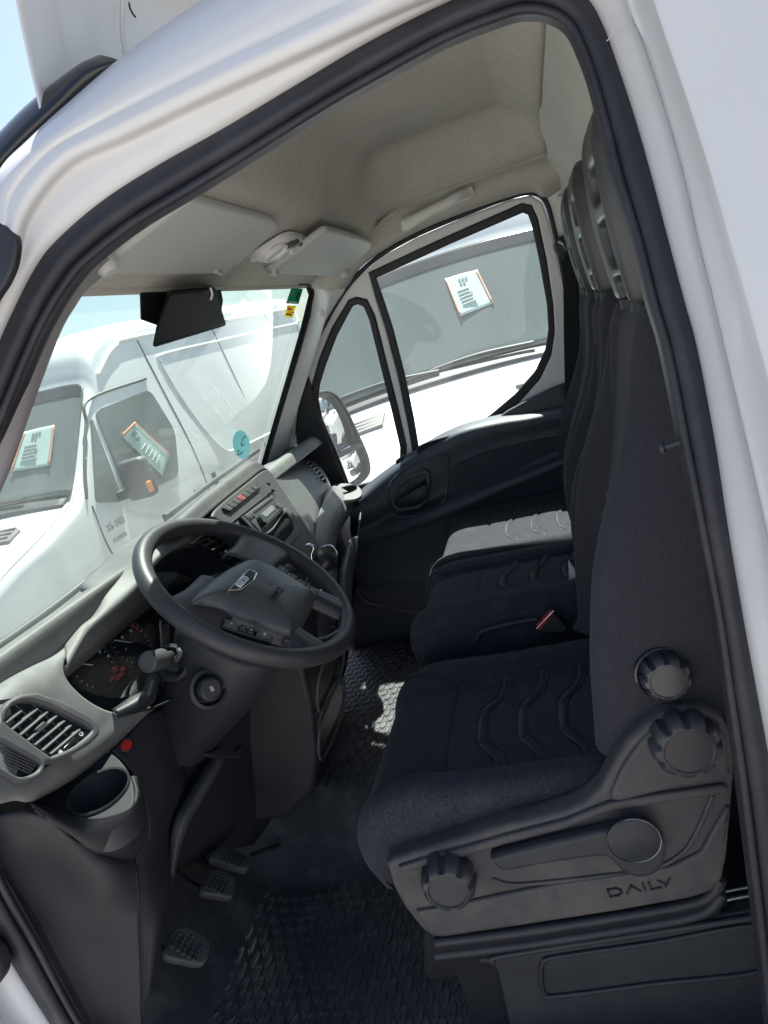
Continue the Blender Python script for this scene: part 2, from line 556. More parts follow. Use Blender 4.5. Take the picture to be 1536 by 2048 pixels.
# stations round the door opening: seal inner, seal outer, jamb outer, ridge, skin edge (photo points)
ST = [
 ((230,2110),(140,2110),(60,2110),(20,2110),(-60,2110)),
 ((165,2048),(105,2048),(20,2060),(-30,2060),(-100,2060)),
 ((80,1890),(30,1930),(-40,1960),(-80,1970),(-160,1980)),
 ((0,1745),(-50,1790),(-120,1820),(-160,1830),(-240,1840)),
 ((-100,1500),(-170,1500),(-250,1500),(-290,1500),(-370,1500)),
 ((-110,1250),(-190,1150),(-260,1110),(-300,1090),(-380,1060)),
 ((-50,980),(-110,900),(-150,860),(-180,840),(-220,800)),
 ((0,859),(-50,800),(-70,760),(-80,740),(-90,720)),
 ((79,670),(25,632),(-4,604),(-20,590),(-40,570)),
 ((145,560),(78,530),(32,530),(10,480),(-20,430)),
 ((200,505),(130,470),(62,432),(22,392),(-8,352)),
 ((280,445),(215,400),(142,334),(95,303),(48,292)),
 ((380,385),(320,333),(255,281),(190,247),(128,220)),
 ((500,310),(450,260),(385,218),(310,185),(240,125)),
 ((650,215),(600,170),(540,146),(455,112),(370,32)),
 ((768,148),(730,92),(665,88),(580,52),(480,-35)),
 ((893,80),(868,20),(800,25),(700,-5),(600,-110)),
 ((993,40),(985,-30),(940,-35),(850,-65),(760,-180)),
 ((1048,25),(1060,-50),(1060,-95),(1050,-150),(1040,-250)),
 ((1098,30),(1125,-35),(1160,-85),(1200,-135),(1260,-200)),
 ((1138,55),(1175,5),(1235,-35),(1290,-70),(1400,-120)),
 ((1163,105),(1205,60),(1264,30),(1315,10),(1440,-30)),
 ((1183,160),(1225,115),(1287,95),(1342,90),(1480,70)),
 ((1204,240),(1262,225),(1325,212),(1385,215),(1530,210)),
 ((1232,357),(1297,345),(1364,347),(1427,347),(1580,345)),
 ((1269,474),(1331,475),(1394,480),(1465,480),(1620,480)),
 ((1300,600),(1364,600),(1424,600),(1500,600),(1660,600)),
 ((1329,700),(1391,700),(1447,700),(1528,700),(1700,700)),
 ((1365,880),(1425,880),(1489,880),(1577,880),(1750,880)),
 ((1402,1060),(1452,1060),(1530,1060),(1625,1060),(1800,1060)),
 ((1438,1250),(1484,1250),(1568,1250),(1670,1250),(1850,1250)),
 ((1457,1389),(1510,1389),(1595,1389),(1700,1389),(1880,1389)),
 ((1477,1529),(1534,1520),(1620,1520),(1720,1520),(1900,1520)),
 ((1494,1668),(1556,1660),(1640,1660),(1740,1660),(1920,1660)),
 ((1516,1852),(1578,1850),(1660,1850),(1760,1850),(1940,1850)),
 ((1536,2030),(1598,2030),(1680,2030),(1780,2030),(1960,2030)),
 ((1550,2150),(1613,2150),(1695,2150),(1795,2150),(1975,2150)),
]
N = len(ST)
def mix2(a, b, t):
    return (lerp(a[0], b[0], t), lerp(a[1], b[1], t))
def curve_of(k, off):
    return [near(s[k][0], s[k][1], off) for s in ST]
def curve_mix(a, b, t, off):
    return [near(*mix2(s[a], s[b], t), off) for s in ST]
inner0 = curve_of(0, 0.0)
# rubber seal: an outer bulb, a channel and an inner lip
seal_rows = [[p + Vector((0.018, 0, 0)) for p in curve_of(0, 0.012)], curve_of(0, 0.010), curve_mix(0, 1, 0.10, -0.004), curve_mix(0, 1, 0.22, 0.004),
             curve_mix(0, 1, 0.30, 0.007), curve_mix(0, 1, 0.40, -0.006), curve_mix(0, 1, 0.62, -0.012), curve_mix(0, 1, 0.85, -0.008), curve_mix(0, 1, 1.0, 0.0), curve_mix(0, 1, 1.05, 0.010)]
patch('door_seal', seal_rows, M_SEAL, van, nu=220, nv=34, thick=0.004, off=1)
# painted door frame: jamb face, rounded ridge, outer skin
wide = []
for i, s in enumerate(ST):
    pass
def frame_row(a, b, t, offs):
    return [near(*mix2(s[a], s[b], t), offs(i)) for i, s in enumerate(ST)]
def side(i):                                                   # 0 along the roof rail, 1 down the B-pillar
    return sm(15.5, 19.5, i)
rows = [frame_row(1, 2, -0.08, lambda i: 0.016), frame_row(1, 2, 0.0, lambda i: -0.002),
        frame_row(1, 2, 0.35, lambda i: lerp(-0.016, -0.018, side(i))),
        frame_row(1, 2, 0.85, lambda i: lerp(-0.024, -0.040, side(i))),
        frame_row(2, 3, 0.0, lambda i: lerp(-0.030, -0.060, side(i))),
        frame_row(2, 3, 0.18, lambda i: lerp(-0.044, -0.064, side(i))),
        frame_row(2, 3, 0.55, lambda i: lerp(-0.052, -0.085, side(i))),
        frame_row(2, 3, 0.85, lambda i: lerp(-0.051, -0.106, side(i))),
        frame_row(3, 4, 0.0, lambda i: lerp(-0.050, -0.112, side(i))),
        frame_row(3, 4, 0.25, lambda i: lerp(-0.053, -0.118, side(i))),
        frame_row(3, 4, 0.62, lambda i: lerp(-0.050, -0.124, side(i))),
        frame_row(3, 4, 1.0, lambda i: lerp(-0.030, -0.128, side(i)))]
last = rows[-1]
rows.append([p + Vector((lerp(0.05, 0.0, side(i)), lerp(0.0, -0.12, side(i)), lerp(0.025, 0.0, side(i)))) for i, p in enumerate(last)])
rows.append([p + Vector((lerp(0.16, 0.0, side(i)), lerp(0.0, -0.9, side(i)), lerp(0.03, 0.0, side(i)))) for i, p in enumerate(last)])
patch('door_frame', rows, M_PAINT, van, nu=220, nv=70, thick=0.003, off=-1)
# pressed seam in the B-pillar with its welded joint
seam = [near(1258 + 0, 0, -0.058), near(1268, 45, -0.058)] + [near(*s[2], -0.0625) for s in ST[22:37]]
tube('pillar_seam', [p + Vector((-0.001, 0, 0)) for p in seam], 0.0012, M_PRINT, van, n=6, res=90)
joint = [near(u, v, -0.03 - 0.028 * k) for k, (u, v) in zip((0.0, 0.35, 0.7, 1.0), ((1214, 82), (1232, 62), (1252, 52), (1268, 46)))]
tube('pillar_joint', joint, 0.0006, mat('joint_sealer', (0.50, 0.45, 0.42), 0.7), van, n=6, res=20)

# ------------------------------------------------------------------ windshield
WS0, WSN = Vector((0.0, 0.66, 2.10)), Vector((0.0, 0.515, 0.34)).normalized()
def ws(u, v, lift=0.0):
    return on(u, v, WS0 + WSN * lift, WSN)
def wsp(x, k, lift=0.0):                                       # k = 0 at the header, 1 at the dash
    return Vector((x, lerp(0.66, 1.0, k), lerp(2.10, 1.585, k))) + WSN * lift
ws_out = [wsp(0.19, -0.15), wsp(0.5, -0.17), wsp(0.875, -0.18), wsp(1.25, -0.17), wsp(1.58, -0.15), wsp(1.66, -0.08), wsp(1.69, 0.4), wsp(1.71, 1.1),
          wsp(1.25, 1.22), wsp(0.875, 1.24), wsp(0.5, 1.22), wsp(0.04, 1.1), wsp(0.06, 0.4), wsp(0.12, -0.08)]
glass_ws = plate('windshield', [p + WSN * 0.012 for p in ws_out], G_WS, van, thick=0.0, bev=0.0, res=70, plane=(WS0 + WSN * 0.012, WSN), toward=WSN)
# black printed border
inner_b = [wsp(0.20, 0.0), wsp(1.46, 0.0), wsp(1.52, 0.02), wsp(1.545, 0.10), wsp(1.60, 0.97), wsp(1.3, 1.0), wsp(0.4, 1.0), wsp(0.10, 0.97), wsp(0.155, 0.05)]
inner_b = [ws(180, 574), ws(590, 571), ws(611, 573), ws(617, 590), ws(600, 660), ws(519, 938), wsp(1.3, 1.02), wsp(0.4, 1.02), wsp(0.085, 1.02), wsp(0.10, 0.5), wsp(0.14, 0.06)]
plate('windshield_border', ws_out, M_DARK, van, holes=[inner_b], thick=0.004, bev=0.0, plane=(WS0, WSN), toward=WSN)
rs = [ws(592, 566), ws(613, 569), ws(622, 588), ws(606, 660), ws(524, 935), ws(505, 985)]
tube('windshield_seal', [p - WSN * 0.006 for p in rs], 0.006, M_SEAL, van, n=8, res=60)

# ------------------------------------------------------------------ roof seen over the door, high front of the cab
def roofpt(x, y, z): return Vector((x, y, z))
prof = []
for x in (0.13, 0.22, 0.34, 0.55, 0.875, 1.2, 1.45, 1.60):
    e = ((x - 0.875) / 0.75) ** 2
    zt = 2.98 - 0.22 * e ** 2
    prof.append([Vector((x, 0.575 - 0.03 * e, 2.30 - 0.03 * e)), Vector((x, 0.545 - 0.03 * e, 2.42)), Vector((x, 0.52 - 0.05 * e, 2.55)), Vector((x, 0.47 - 0.07 * e, 2.72)),
                 Vector((x, 0.36 - 0.08 * e, zt - 0.10)), Vector((x, 0.16, zt)), Vector((x, -0.6, zt + 0.05)), Vector((x, -2.0, zt + 0.05))])
patch('roof', prof, M_PAINT, van, nu=60, nv=50, thick=0.003)
patch('roof_brow', [[Vector((x, 0.62, 2.17)) for x in (0.3, 0.6, 0.9, 1.2, 1.5)], [Vector((x, 0.60, 2.24)) for x in (0.3, 0.6, 0.9, 1.2, 1.5)], [Vector((x, 0.575, 2.31)) for x in (0.3, 0.6, 0.9, 1.2, 1.5)]], M_PAINT, van, nu=12, nv=6, thick=0.003)
tube('roof_scratch', [at(258, 6, y=0.50), at(260, 16, y=0.50), at(266, 28, y=0.50), at(271, 34, y=0.50)], 0.0016, M_INK, van, n=6, res=16)

# ------------------------------------------------------------------ driver A-pillar trim and the black cover outside it
ap_in = [near(-50, 980, 0.02), near(0, 862, 0.02), near(40, 762, 0.02), near(79, 672, 0.025), near(112, 617, 0.03), near(150, 560, 0.03), near(200, 505, 0.03)]
ap_out = [ws(-40, 1060, -0.004), ws(0, 970, -0.004), ws(40, 850, -0.004), ws(101, 678, -0.004), ws(133, 617, -0.004), ws(157, 586, -0.004), ws(196, 556, -0.004)]
ap_mid = [(a + b) / 2 + Vector((0.0, -0.02, 0.0)) for a, b in zip(ap_in, ap_out)]
patch('pillar_trim', [ap_in, ap_mid, ap_out], M_PILLAR, van, nu=40, nv=10, thick=0.004)
cin = [near(u, v, 0.0) for u, v in ((-40, 395), (0, 352), (50, 300), (128, 228), (190, 172), (246, 132))]
cmd = [near(u, v, -0.012) for u, v in ((-40, 345), (0, 308), (50, 256), (114, 196), (170, 142), (238, 120))]
cou = [near(u, v, 0.02) for u, v in ((-40, 305), (0, 265), (50, 215), (104, 170), (160, 130), (196, 112))]
patch('windshield_corner', [cin, cmd, cou, [p + Vector((0.08, 0.0, -0.01)) for p in cou]], M_GLOSS, van, nu=30, nv=14, thick=0.003)
tube('roof_crease', [at(246, -20, x=0.33), at(245, 60, x=0.33), at(252, 112, x=0.33)], 0.004, M_PAINT, van, n=8, res=14)
bp = [near(u, v, -0.055) for u, v in ((-70, 380), (-12, 436), (10, 452), (30, 474), (28, 520), (12, 562), (-10, 596), (-70, 690))]
plate('pillar_cover', bp, M_BLACK, van, thick=0.014, bev=0.004, res=40)
# door hinge on the white sill corner at the lower left
hinge = [near(u, v, -0.05) for u, v in ((-60, 1895), (-22, 1905), (-4, 1925), (2, 1950), (-4, 1972), (-22, 1984), (-60, 1988))]
plate('door_hinge', hinge, M_BLACK, van, thick=0.03, bev=0.008, res=36)
# sill below the opening
patch('door_sill', [[Vector((0.012, 1.2, 0.58)), Vector((0.012, 0.6, 0.59)), Vector((0.012, -0.1, 0.59)), Vector((0.012, -0.3, 0.59))],
                    [Vector((-0.05, 1.2, 0.56)), Vector((-0.05, 0.6, 0.56)), Vector((-0.05, -0.1, 0.56)), Vector((-0.05, -0.3, 0.56))],
                    [Vector((-0.10, 1.2, 0.45)), Vector((-0.10, 0.6, 0.42)), Vector((-0.10, -0.1, 0.42)), Vector((-0.10, -0.3, 0.42))]], M_PAINT, van, nu=20, nv=10, thick=0.003)

# ------------------------------------------------------------------ passenger door
def xp(z, off=0.0):                                            # inner face of the passenger door
    return 1.745 - 0.115 * max(0.0, (z - 1.45) / 0.72) + off
def far(u, v, off=0.0):
    return onf(u, v, lambda z: xp(z, off))
DP = (Vector((xp(1.45), 0, 1.45)), Vector((-1.0, 0, -0.16)).normalized())
def dp(u, v, lift=0.0):                                        # on the sloped window plane
    return on(u, v, DP[0] + DP[1] * lift, DP[1])
win = [dp(*p) for p in ((752,557),(900,489),(1046,426),(1056,430),(1064,452),(1080,530),(1094,610),(1097,660),(1091,700),(1070,745),(1030,790),(980,832),(930,864),(880,890),(839,906),(828,840),(809,748),(785,655),(766,597))]
win_o = [dp(*p) for p in ((737,545),(890,474),(1044,406),(1064,410),(1076,436),(1094,520),(1107,610),(1110,665),(1103,712),(1080,760),(1040,805),(990,850),(930,885),(880,910),(828,926),(814,842),(795,750),(771,657),(751,596))]
qw = [dp(*p) for p in ((706,612),(716,609),(727,614),(738,640),(763,742),(784,826),(800,895),(799,935),(760,960),(700,975),(672,900),(645,840),(637,800),(640,770),(652,730),(675,670))]
qw_o = [dp(*p) for p in ((697,600),(712,594),(734,599),(750,632),(776,736),(797,820),(813,892),(811,950),(765,985),(690,1000),(655,905),(629,845),(622,800),(625,765),(638,718),(664,655))]
frame_outer = [dp(*p) for p in ((600,760),(622,700),(650,645),(680,595),(715,552),(760,515),(830,477),(930,434),(1020,400),(1062,391),(1084,405),(1100,450),(1122,560),(1138,680),(1150,800),(1150,870),(1000,920),(850,950),(720,1010),(650,1010),(620,900))]
pdoor = thing('passenger_door', (1.72, 0.3, 0.9), None, None, parent=van)
plate('window_frame', frame_outer, M_TRIM, pdoor, holes=[win_o, qw_o], thick=0.03, bev=0.006, plane=DP, res=0)
plate('window_rubber', [p + DP[1] * -0.006 for p in win_o], M_SEAL, pdoor, holes=[win], thick=0.016, bev=0.005, plane=(DP[0] - DP[1] * 0.004, DP[1]))
plate('quarter_rubber', [p for p in qw_o], M_SEAL, pdoor, holes=[qw], thick=0.02, bev=0.006, plane=(DP[0] + DP[1] * 0.004, DP[1]))
plate('window_glass', [dp(u, v, -0.02) for u, v in ((745,550),(1050,415),(1070,430),(1104,620),(1104,690),(1030,800),(900,905),(832,920))], G_SIDE, pdoor, thick=0.0, bev=0, plane=(DP[0] - DP[1] * 0.02, DP[1]))
plate('quarter_glass', [dp(u, v, -0.02) for u, v in ((700,605),(730,606),(808,905),(800,960),(690,990),(632,845),(632,770))], G_SIDE, pdoor, thick=0.0, bev=0, plane=(DP[0] - DP[1] * 0.02, DP[1]))
text('glass_mark', 'IVECO', dp(857, 884, -0.014), DP[1], at(870, 878, x=1.75) - at(850, 886, x=1.75), 0.014, M_INK, pdoor, ext=0.0002)
text('glass_mark', 'IVECO', dp(792, 904, -0.014), DP[1], at(870, 878, x=1.75) - at(850, 886, x=1.75), 0.016, M_INK, pdoor, ext=0.0002)
for k in range(3):
    text('glass_mark', ('IVECO 43R', 'E3 001', 'AS2 70')[k], dp(792 - 2 + k * 3, 912 + 6 * k, -0.014), DP[1], at(870, 878, x=1.75) - at(850, 886, x=1.75), 0.007, M_PRINT, pdoor, ext=0.0002)
# rubber round the far door opening
dl = [dp(*p, 0.012) for p in ((585,880),(590,850),(600,780),(618,715),(650,648),(682,592),(717,548),(762,510),(832,470),(930,428),(1020,394),(1064,386),(1090,401),(1106,450),(1128,560),(1144,680),(1152,800))]
tube('opening_seal', dl, 0.0075, M_SEAL, van, n=8, res=110)
# black sail panel in front of the quarter window
sail = [dp(u, v, 0.012) for u, v in ((606,742),(618,760),(632,810),(648,860),(676,930),(697,985),(680,1000),(640,985),(610,940),(594,900),(592,850),(598,790))]
plate('sail_panel', sail, M_BLACK, pdoor, thick=0.02, bev=0.004, plane=(DP[0] + DP[1] * 0.012, DP[1]), res=60)

# A-pillar trim on the far side
fa = [[ws(598, 562), ws(616, 572), ws(622, 592), ws(606, 665), ws(560, 815), ws(524, 935), ws(505, 990)],
      [far(640, 560, -0.04), far(650, 575, -0.06), far(655, 600, -0.06), far(640, 670, -0.06), far(595, 815, -0.06), far(565, 920, -0.06), far(545, 985, -0.06)],
      [far(690, 560, -0.02), far(690, 580, -0.02), far(672, 608, -0.02), far(640, 665, -0.02), far(606, 760, -0.02), far(590, 870, -0.02), far(582, 985, -0.02)]]
patch('pillar_trim', fa, M_TRIM, van, nu=40, nv=14, thick=0.004)
lathe('trim_plug', [(0.011, 0.0), (0.011, 0.003), (0.009, 0.004), (0.0, 0.004)], far(641, 628, -0.066), (-1, -0.3, 0), M_TRIM, van, n=20)
al = [far(u, v, -0.0655) for u, v in ((557, 842), (583, 838), (583, 862), (573, 874), (553, 874))]
plate('airbag_mark', al, mat('airbag_emboss', (0.42, 0.43, 0.44), 0.6), van, thick=0.004, bev=0.0005, lift=0.002)
tube('airbag_ring', [far(u, v, -0.069) for u, v in ((557, 850), (570, 845), (580, 851), (580, 862), (567, 868), (557, 862))], 0.0012, M_PRINT, van, n=6, closed=True, res=0)

# ------------------------------------------------------------------ door card
XC = 1.715
def dc(u, v, x=XC): return at(u, v, x=x)
card = [[dc(700, 1005, 1.70), dc(735, 972, 1.72), dc(790, 930, 1.725), dc(835, 900, 1.725), dc(880, 872, 1.725), dc(930, 850, 1.725), dc(1000, 832, 1.725), dc(1060, 822, 1.725), dc(1160, 800, 1.725)],
        [dc(700, 1012, 1.64), dc(740, 985, 1.665), dc(792, 945, 1.665), dc(838, 912, 1.66), dc(885, 887, 1.655), dc(935, 866, 1.65), dc(1005, 850, 1.65), dc(1065, 840, 1.65), dc(1160, 818, 1.65)],
        [dc(700, 1040, 1.63), dc(745, 1020, 1.65), dc(800, 985, 1.66), dc(850, 950, 1.665), dc(900, 925, 1.67), dc(950, 905, 1.67), dc(1010, 885, 1.67), dc(1070, 870, 1.67), dc(1160, 845, 1.67)],
        [dc(700, 1060, 1.65), dc(750, 1045, 1.68), dc(805, 1020, 1.69), dc(860, 1000, 1.69), dc(905, 980, 1.69), dc(955, 965, 1.68), dc(1015, 945, 1.67), dc(1075, 925, 1.66), dc(1160, 895, 1.66)],
        [dc(705, 1085, 1.66), dc(755, 1070, 1.66), dc(810, 1050, 1.64), dc(865, 1030, 1.62), dc(910, 1012, 1.61), dc(960, 992, 1.61), dc(1018, 968, 1.61), dc(1078, 944, 1.61), dc(1160, 910, 1.61)],
        [dc(705, 1110, 1.68), dc(757, 1092, 1.68), dc(812, 1074, 1.67), dc(868, 1055, 1.66), dc(912, 1036, 1.65), dc(962, 1016, 1.65), dc(1020, 990, 1.65), dc(1080, 966, 1.65), dc(1160, 930, 1.65)],
        [dc(705, 1160, 1.70), dc(757, 1150, 1.70), dc(812, 1140, 1.70), dc(868, 1125, 1.70), dc(912, 1110, 1.70), dc(962, 1095, 1.70), dc(1020, 1075, 1.70), dc(1080, 1055, 1.70), dc(1160, 1030, 1.70)],
        [dc(700, 1300, 1.69), dc(757, 1290, 1.69), dc(812, 1280, 1.69), dc(868, 1265, 1.69), dc(912, 1250, 1.69), dc(962, 1235, 1.69), dc(1020, 1215, 1.69), dc(1080, 1195, 1.69), dc(1160, 1170, 1.69)]]
patch('door_card', card, M_DOORHAZE, pdoor, nu=70, nv=60, thick=0.006)
# upper black trim behind the window, rising to the B-pillar
ut = [dc(u, v, 1.70) for u, v in ((985, 845), (1015, 822), (1055, 800), (1100, 778), (1160, 755), (1160, 860), (1060, 860), (1000, 862))]
plate('upper_trim', ut, M_DOORHAZE, pdoor, thick=0.03, bev=0.006)
# sill ledge pocket, its shaded mouth drawn as a dark plate
pk = [dc(u, v, 1.664) for u, v in ((834, 903), (842, 890), (880, 877), (910, 870), (917, 872), (905, 880), (870, 894), (840, 908))]
plate('sill_pocket', pk, M_DARK, pdoor, thick=0.006, bev=0.001, res=40, lift=0.004)
tube('pocket_lip', [p + Vector((-0.005, 0, 0)) for p in pk], 0.0022, M_GREY, pdoor, n=6, closed=True, res=50)
plate('window_switch', [dc(u, v, 1.662) for u, v in ((791, 922), (806, 909), (812, 912), (808, 920), (794, 929))], M_GLOSS, pdoor, thick=0.008, bev=0.002, lift=0.004)
# handle bowl with its pull
bowl_o = [dc(u, v, 1.652) for u, v in ((786, 990), (800, 962), (826, 946), (852, 938), (860, 944), (860, 975), (856, 1002), (838, 1016), (800, 1022), (785, 1012))]
bowl_i = [dc(u, v, 1.652) for u, v in ((793, 990), (806, 967), (828, 953), (848, 947), (853, 951), (853, 973), (849, 996), (835, 1008), (803, 1014), (792, 1007))]
plate('handle_surround', bowl_o, M_DOORHAZE, pdoor, holes=[cr(bowl_i, 40, True)], thick=0.02, bev=0.004, res=0, lift=0.01)
plate('handle_bowl', [p + Vector((0.01, 0, 0)) for p in bowl_o], M_DARK, pdoor, thick=0.004, bev=0.0)
patch('door_handle', [[dc(795, 1004, 1.64), dc(815, 992, 1.63), dc(835, 980, 1.625), dc(853, 970, 1.635)], [dc(796, 1008, 1.63), dc(818, 998, 1.615), dc(838, 990, 1.61), dc(855, 980, 1.625)],
                      [dc(797, 1011, 1.64), dc(822, 1006, 1.63), dc(845, 1000, 1.625), dc(852, 992, 1.635)]], M_BLACK, pdoor, nu=16, nv=10, thick=0.008)
lathe('handle_screw', [(0.010, 0.0), (0.010, 0.003), (0.007, 0.003), (0.006, 0.001), (0.0, 0.001)], dc(813, 970, 1.645), (-1, 0, 0), M_BLACK, pdoor, n=18)
ring = [dc(u, v, 1.646) for u, v in ((776, 985), (790, 955), (820, 932), (855, 918), (880, 912), (895, 916), (896, 960), (888, 1000), (862, 1020), (812, 1034), (782, 1024))]
tube('bowl_edge', ring, 0.0035, M_DOORHAZE, pdoor, n=8, closed=True, res=80)
ins = [dc(u, v, 1.664) for u, v in ((906, 990), (905, 945), (916, 928), (960, 908), (1040, 886), (1160, 862), (1160, 900), (1060, 940), (960, 978), (915, 990))]
plate('card_inset', ins, mat('inset_cloth', (0.036, 0.040, 0.052), 0.8, spec=0.2, bump=(500, 0.3, 0.001)), pdoor, thick=0.008, bev=0.002, lift=0.006)
lathe('card_plug', [(0.012, 0.0), (0.012, 0.002), (0.010, 0.003), (0.0, 0.003)], dc(1124, 783, 1.684), (-1, 0, 0), M_BLACK, pdoor, n=20)

# ------------------------------------------------------------------ headliner, rear panel, B-pillar trim
XS = (0.10, 0.16, 0.24, 0.36, 0.55, 0.80, 1.05, 1.25, 1.38, 1.48, 1.56, 1.63, 1.665)
YS = (0.66, 0.61, 0.54, 0.46, 0.40, 0.35, 0.28, 0.18, 0.06, -0.04, -0.09, -0.125)
def liner_z(x, y):
    e = sm(0.20, 0.40, x) * (1 - sm(1.26, 1.44, x))            # the raised pan across the cab
    back = sm(0.44, 0.30, y) if False else sm(0.0, 1.0, (0.43 - y) / 0.13)
    rear = 1 - sm(0.0, 1.0, (-0.02 - y) / 0.10)
    front = 2.10 + 0.33 * (0.66 - y) if y > 0.42 else 2.10 + 0.33 * 0.24
    z = lerp(front, 2.215, sm(0.0, 1.0, (0.42 - y) / 0.05))
    z += 0.125 * e * back * lerp(0.55, 1.0, rear)
    sidefall = sm(1.48, 1.68, x)
    top = 2.16 + 0.0 * y
    z = lerp(z, min(z, top), sidefall)
    nearfall = 1 - sm(0.08, 0.24, x)
    z = lerp(z, min(z, 2.17), nearfall)
    return z
nx, ny = 90, 80
vs, fs = [], []
for j in range(ny):
    y = lerp(0.66, -0.125, j / (ny - 1))
    for i in range(nx):
        x = lerp(0.155, 1.665, i / (nx - 1))
        vs.append((x, y, liner_z(x, y)))
for j in range(ny - 1):
    for i in range(nx - 1):
        a = j * nx + i
        fs.append((a, a + 1, a + nx + 1, a + nx))
liner = mk('headliner', vs, fs, M_LINER, van)
solid(liner, 0.012, 0)
# header roll above the windshield
patch('header_roll', [[Vector((x, 0.655, 2.101)) for x in (0.12, 0.5, 0.9, 1.3, 1.62)], [Vector((x, 0.668, 2.092)) for x in (0.12, 0.5, 0.9, 1.3, 1.62)],
                      [Vector((x, 0.69, 2.105)) for x in (0.12, 0.5, 0.9, 1.3, 1.62)]], M_LINER, van, nu=20, nv=8, thick=0.004)
# side cove over the passenger door
cove = []
for (u, v), (x2, y2) in zip(((640, 575), (690, 578), (722, 535), (770, 500), (850, 458), (940, 422), (1030, 392), (1068, 386), (1092, 396), (1142, 366)),
                            ((1.50, 0.66), (1.50, 0.58), (1.50, 0.50), (1.50, 0.42), (1.48, 0.32), (1.46, 0.20), (1.45, 0.06), (1.45, -0.02), (1.45, -0.09), (1.45, -0.125))):
    a = far(u, v, -0.012)
    c = Vector((x2, y2, liner_z(x2, y2) - 0.008))
    cove.append([a, (a * 0.7 + c * 0.3) + Vector((-0.03, 0, -0.005)), (a * 0.35 + c * 0.65) + Vector((-0.01, 0, 0.012)), c])
patch('side_cove', [[c[k] for c in cove] for k in range(4)], M_LINER, van, nu=60, nv=24, thick=0.006)
# rear panel (bulkhead) behind the seats
rp = []
for x in (0.16, 0.22, 0.34, 0.6, 0.9, 1.2, 1.38, 1.46, 1.58, 1.67):
    zt = liner_z(max(0.12, x), -0.12) + (0.0 if 0.2 < x < 1.4 else 0.0)
    rp.append([Vector((x, -0.126, zt + 0.01)), Vector((x, -0.16, zt - 0.05)), Vector((x, -0.21, 2.02)), Vector((x, -0.25, 1.7)), Vector((x, -0.28, 1.2)), Vector((x, -0.28, 0.6))])
patch('rear_panel', rp, M_LINER2, van, nu=40, nv=30, thick=0.01)
tube('panel_gap', [Vector((x, -0.124, liner_z(max(0.12, x), -0.12) - 0.002)) for x in (0.10, 0.2, 0.3, 0.45, 0.6, 0.9, 1.2, 1.3, 1.38, 1.46, 1.5)], 0.0035, M_INK, van, n=6, res=60)
bt = [dp(u, v, 0.01) for u, v in ((1078, 394), (1142, 364), (1172, 372), (1200, 700), (1180, 900), (1140, 900), (1142, 760), (1128, 600), (1108, 470), (1094, 408))]
plate('rear_pillar_trim', bt, M_TRIM, van, thick=0.02, bev=0.004)
patch('side_lining', [[Vector((1.70, -0.06, 2.2)), Vector((1.72, -0.06, 1.7)), Vector((1.74, -0.06, 1.2)), Vector((1.74, -0.06, 0.6))],
                      [Vector((1.62, -0.30, 2.2)), Vector((1.68, -0.30, 1.7)), Vector((1.70, -0.30, 1.2)), Vector((1.70, -0.30, 0.6))]], M_TRIM, van, nu=12, nv=4, thick=0.01)
# coat hook
hk = far(1121, 408, -0.02)
hook = tube('coat_hook', [hk + Vector((0, 0, 0.02)), hk + Vector((-0.03, -0.005, 0.012)), hk + Vector((-0.034, 0.0, -0.008)), hk + Vector((-0.02, 0.004, -0.022)), hk + Vector((-0.035, 0.01, -0.03))], 0.007, M_TRIM, van, n=10, res=24)

# ------------------------------------------------------------------ cab floor with its ribbed rubber mat
FZ = 0.60
def floor_z(x, y):
    z = FZ + sm(0.66, 0.88, x) * 0.19
    if y > 0.96:
        z += 0.42 * ((y - 0.96) / 0.30) ** 2
    return z
floor_mat = thing('floor_mat', (0.5, 0.6, FZ), 'black rubber floor mat with raised lozenge tread and pale dust', 'floor mat')
fv, ff = [], []
fnx, fny = 60, 60
for j in range(fny):
    y = lerp(-0.28, 1.30, j / (fny - 1))
    for i in range(fnx):
        x = lerp(0.012, 1.72, i / (fnx - 1))
        fv.append((x, y, floor_z(x, y)))
for j in range(fny - 1):
    for i in range(fnx - 1):
        a = j * fnx + i
        ff.append((a, a + 1, a + fnx + 1, a + fnx))
mk('mat_sheet', fv, ff, M_MAT, floor_mat)
box('firewall', (0.87, 1.30, 1.16), (1.72, 0.02, 0.44), M_DARK, van, bev=0)
lv, lf = [], []
def lozenge(cx, cy, a, b, h):
    z0 = floor_z(cx, cy) + 0.0005
    base = len(lv)
    ring = [(1, 0), (0.55, 0.8), (-0.55, 0.8), (-1, 0), (-0.55, -0.8), (0.55, -0.8)]
    for k, (rad, hh) in enumerate(((1.0, 0.0), (0.88, h), (0.62, h), (0.50, h * 0.35))):
        for (p, q) in ring:
            lv.append((cx + p * a * rad, cy + q * b * rad, z0 + hh))
    for k in range(3):
        for j in range(6):
            lf.append((base + k * 6 + j, base + k * 6 + (j + 1) % 6, base + (k + 1) * 6 + (j + 1) % 6, base + (k + 1) * 6 + j))
    lf.append(tuple(base + 18 + j for j in range(6)))
i = 0
cx = 0.05
while cx < 1.65:
    cy = 0.20 + (0.01725 if i % 2 else 0.0)
    while cy < 1.03:
        if not (0.68 < cx < 0.84):
            lozenge(cx, cy, 0.027, 0.0112, 0.0036)
        cy += 0.0345
    cx += 0.0335
    i += 1
tread = mk('tread', lv, lf, M_TREAD, floor_mat, smooth=False)
tread['kind'] = 'stuff'
# bench plinth and step seen beyond the driver's footwell

lathe('door_stop', [(0.004, 0.0), (0.004, 0.02), (0.008, 0.022), (0.008, 0.026), (0.0, 0.027)], near(1366, 882, 0.004), (0.1, 1.0, -0.1), M_BLACK, van, n=14)

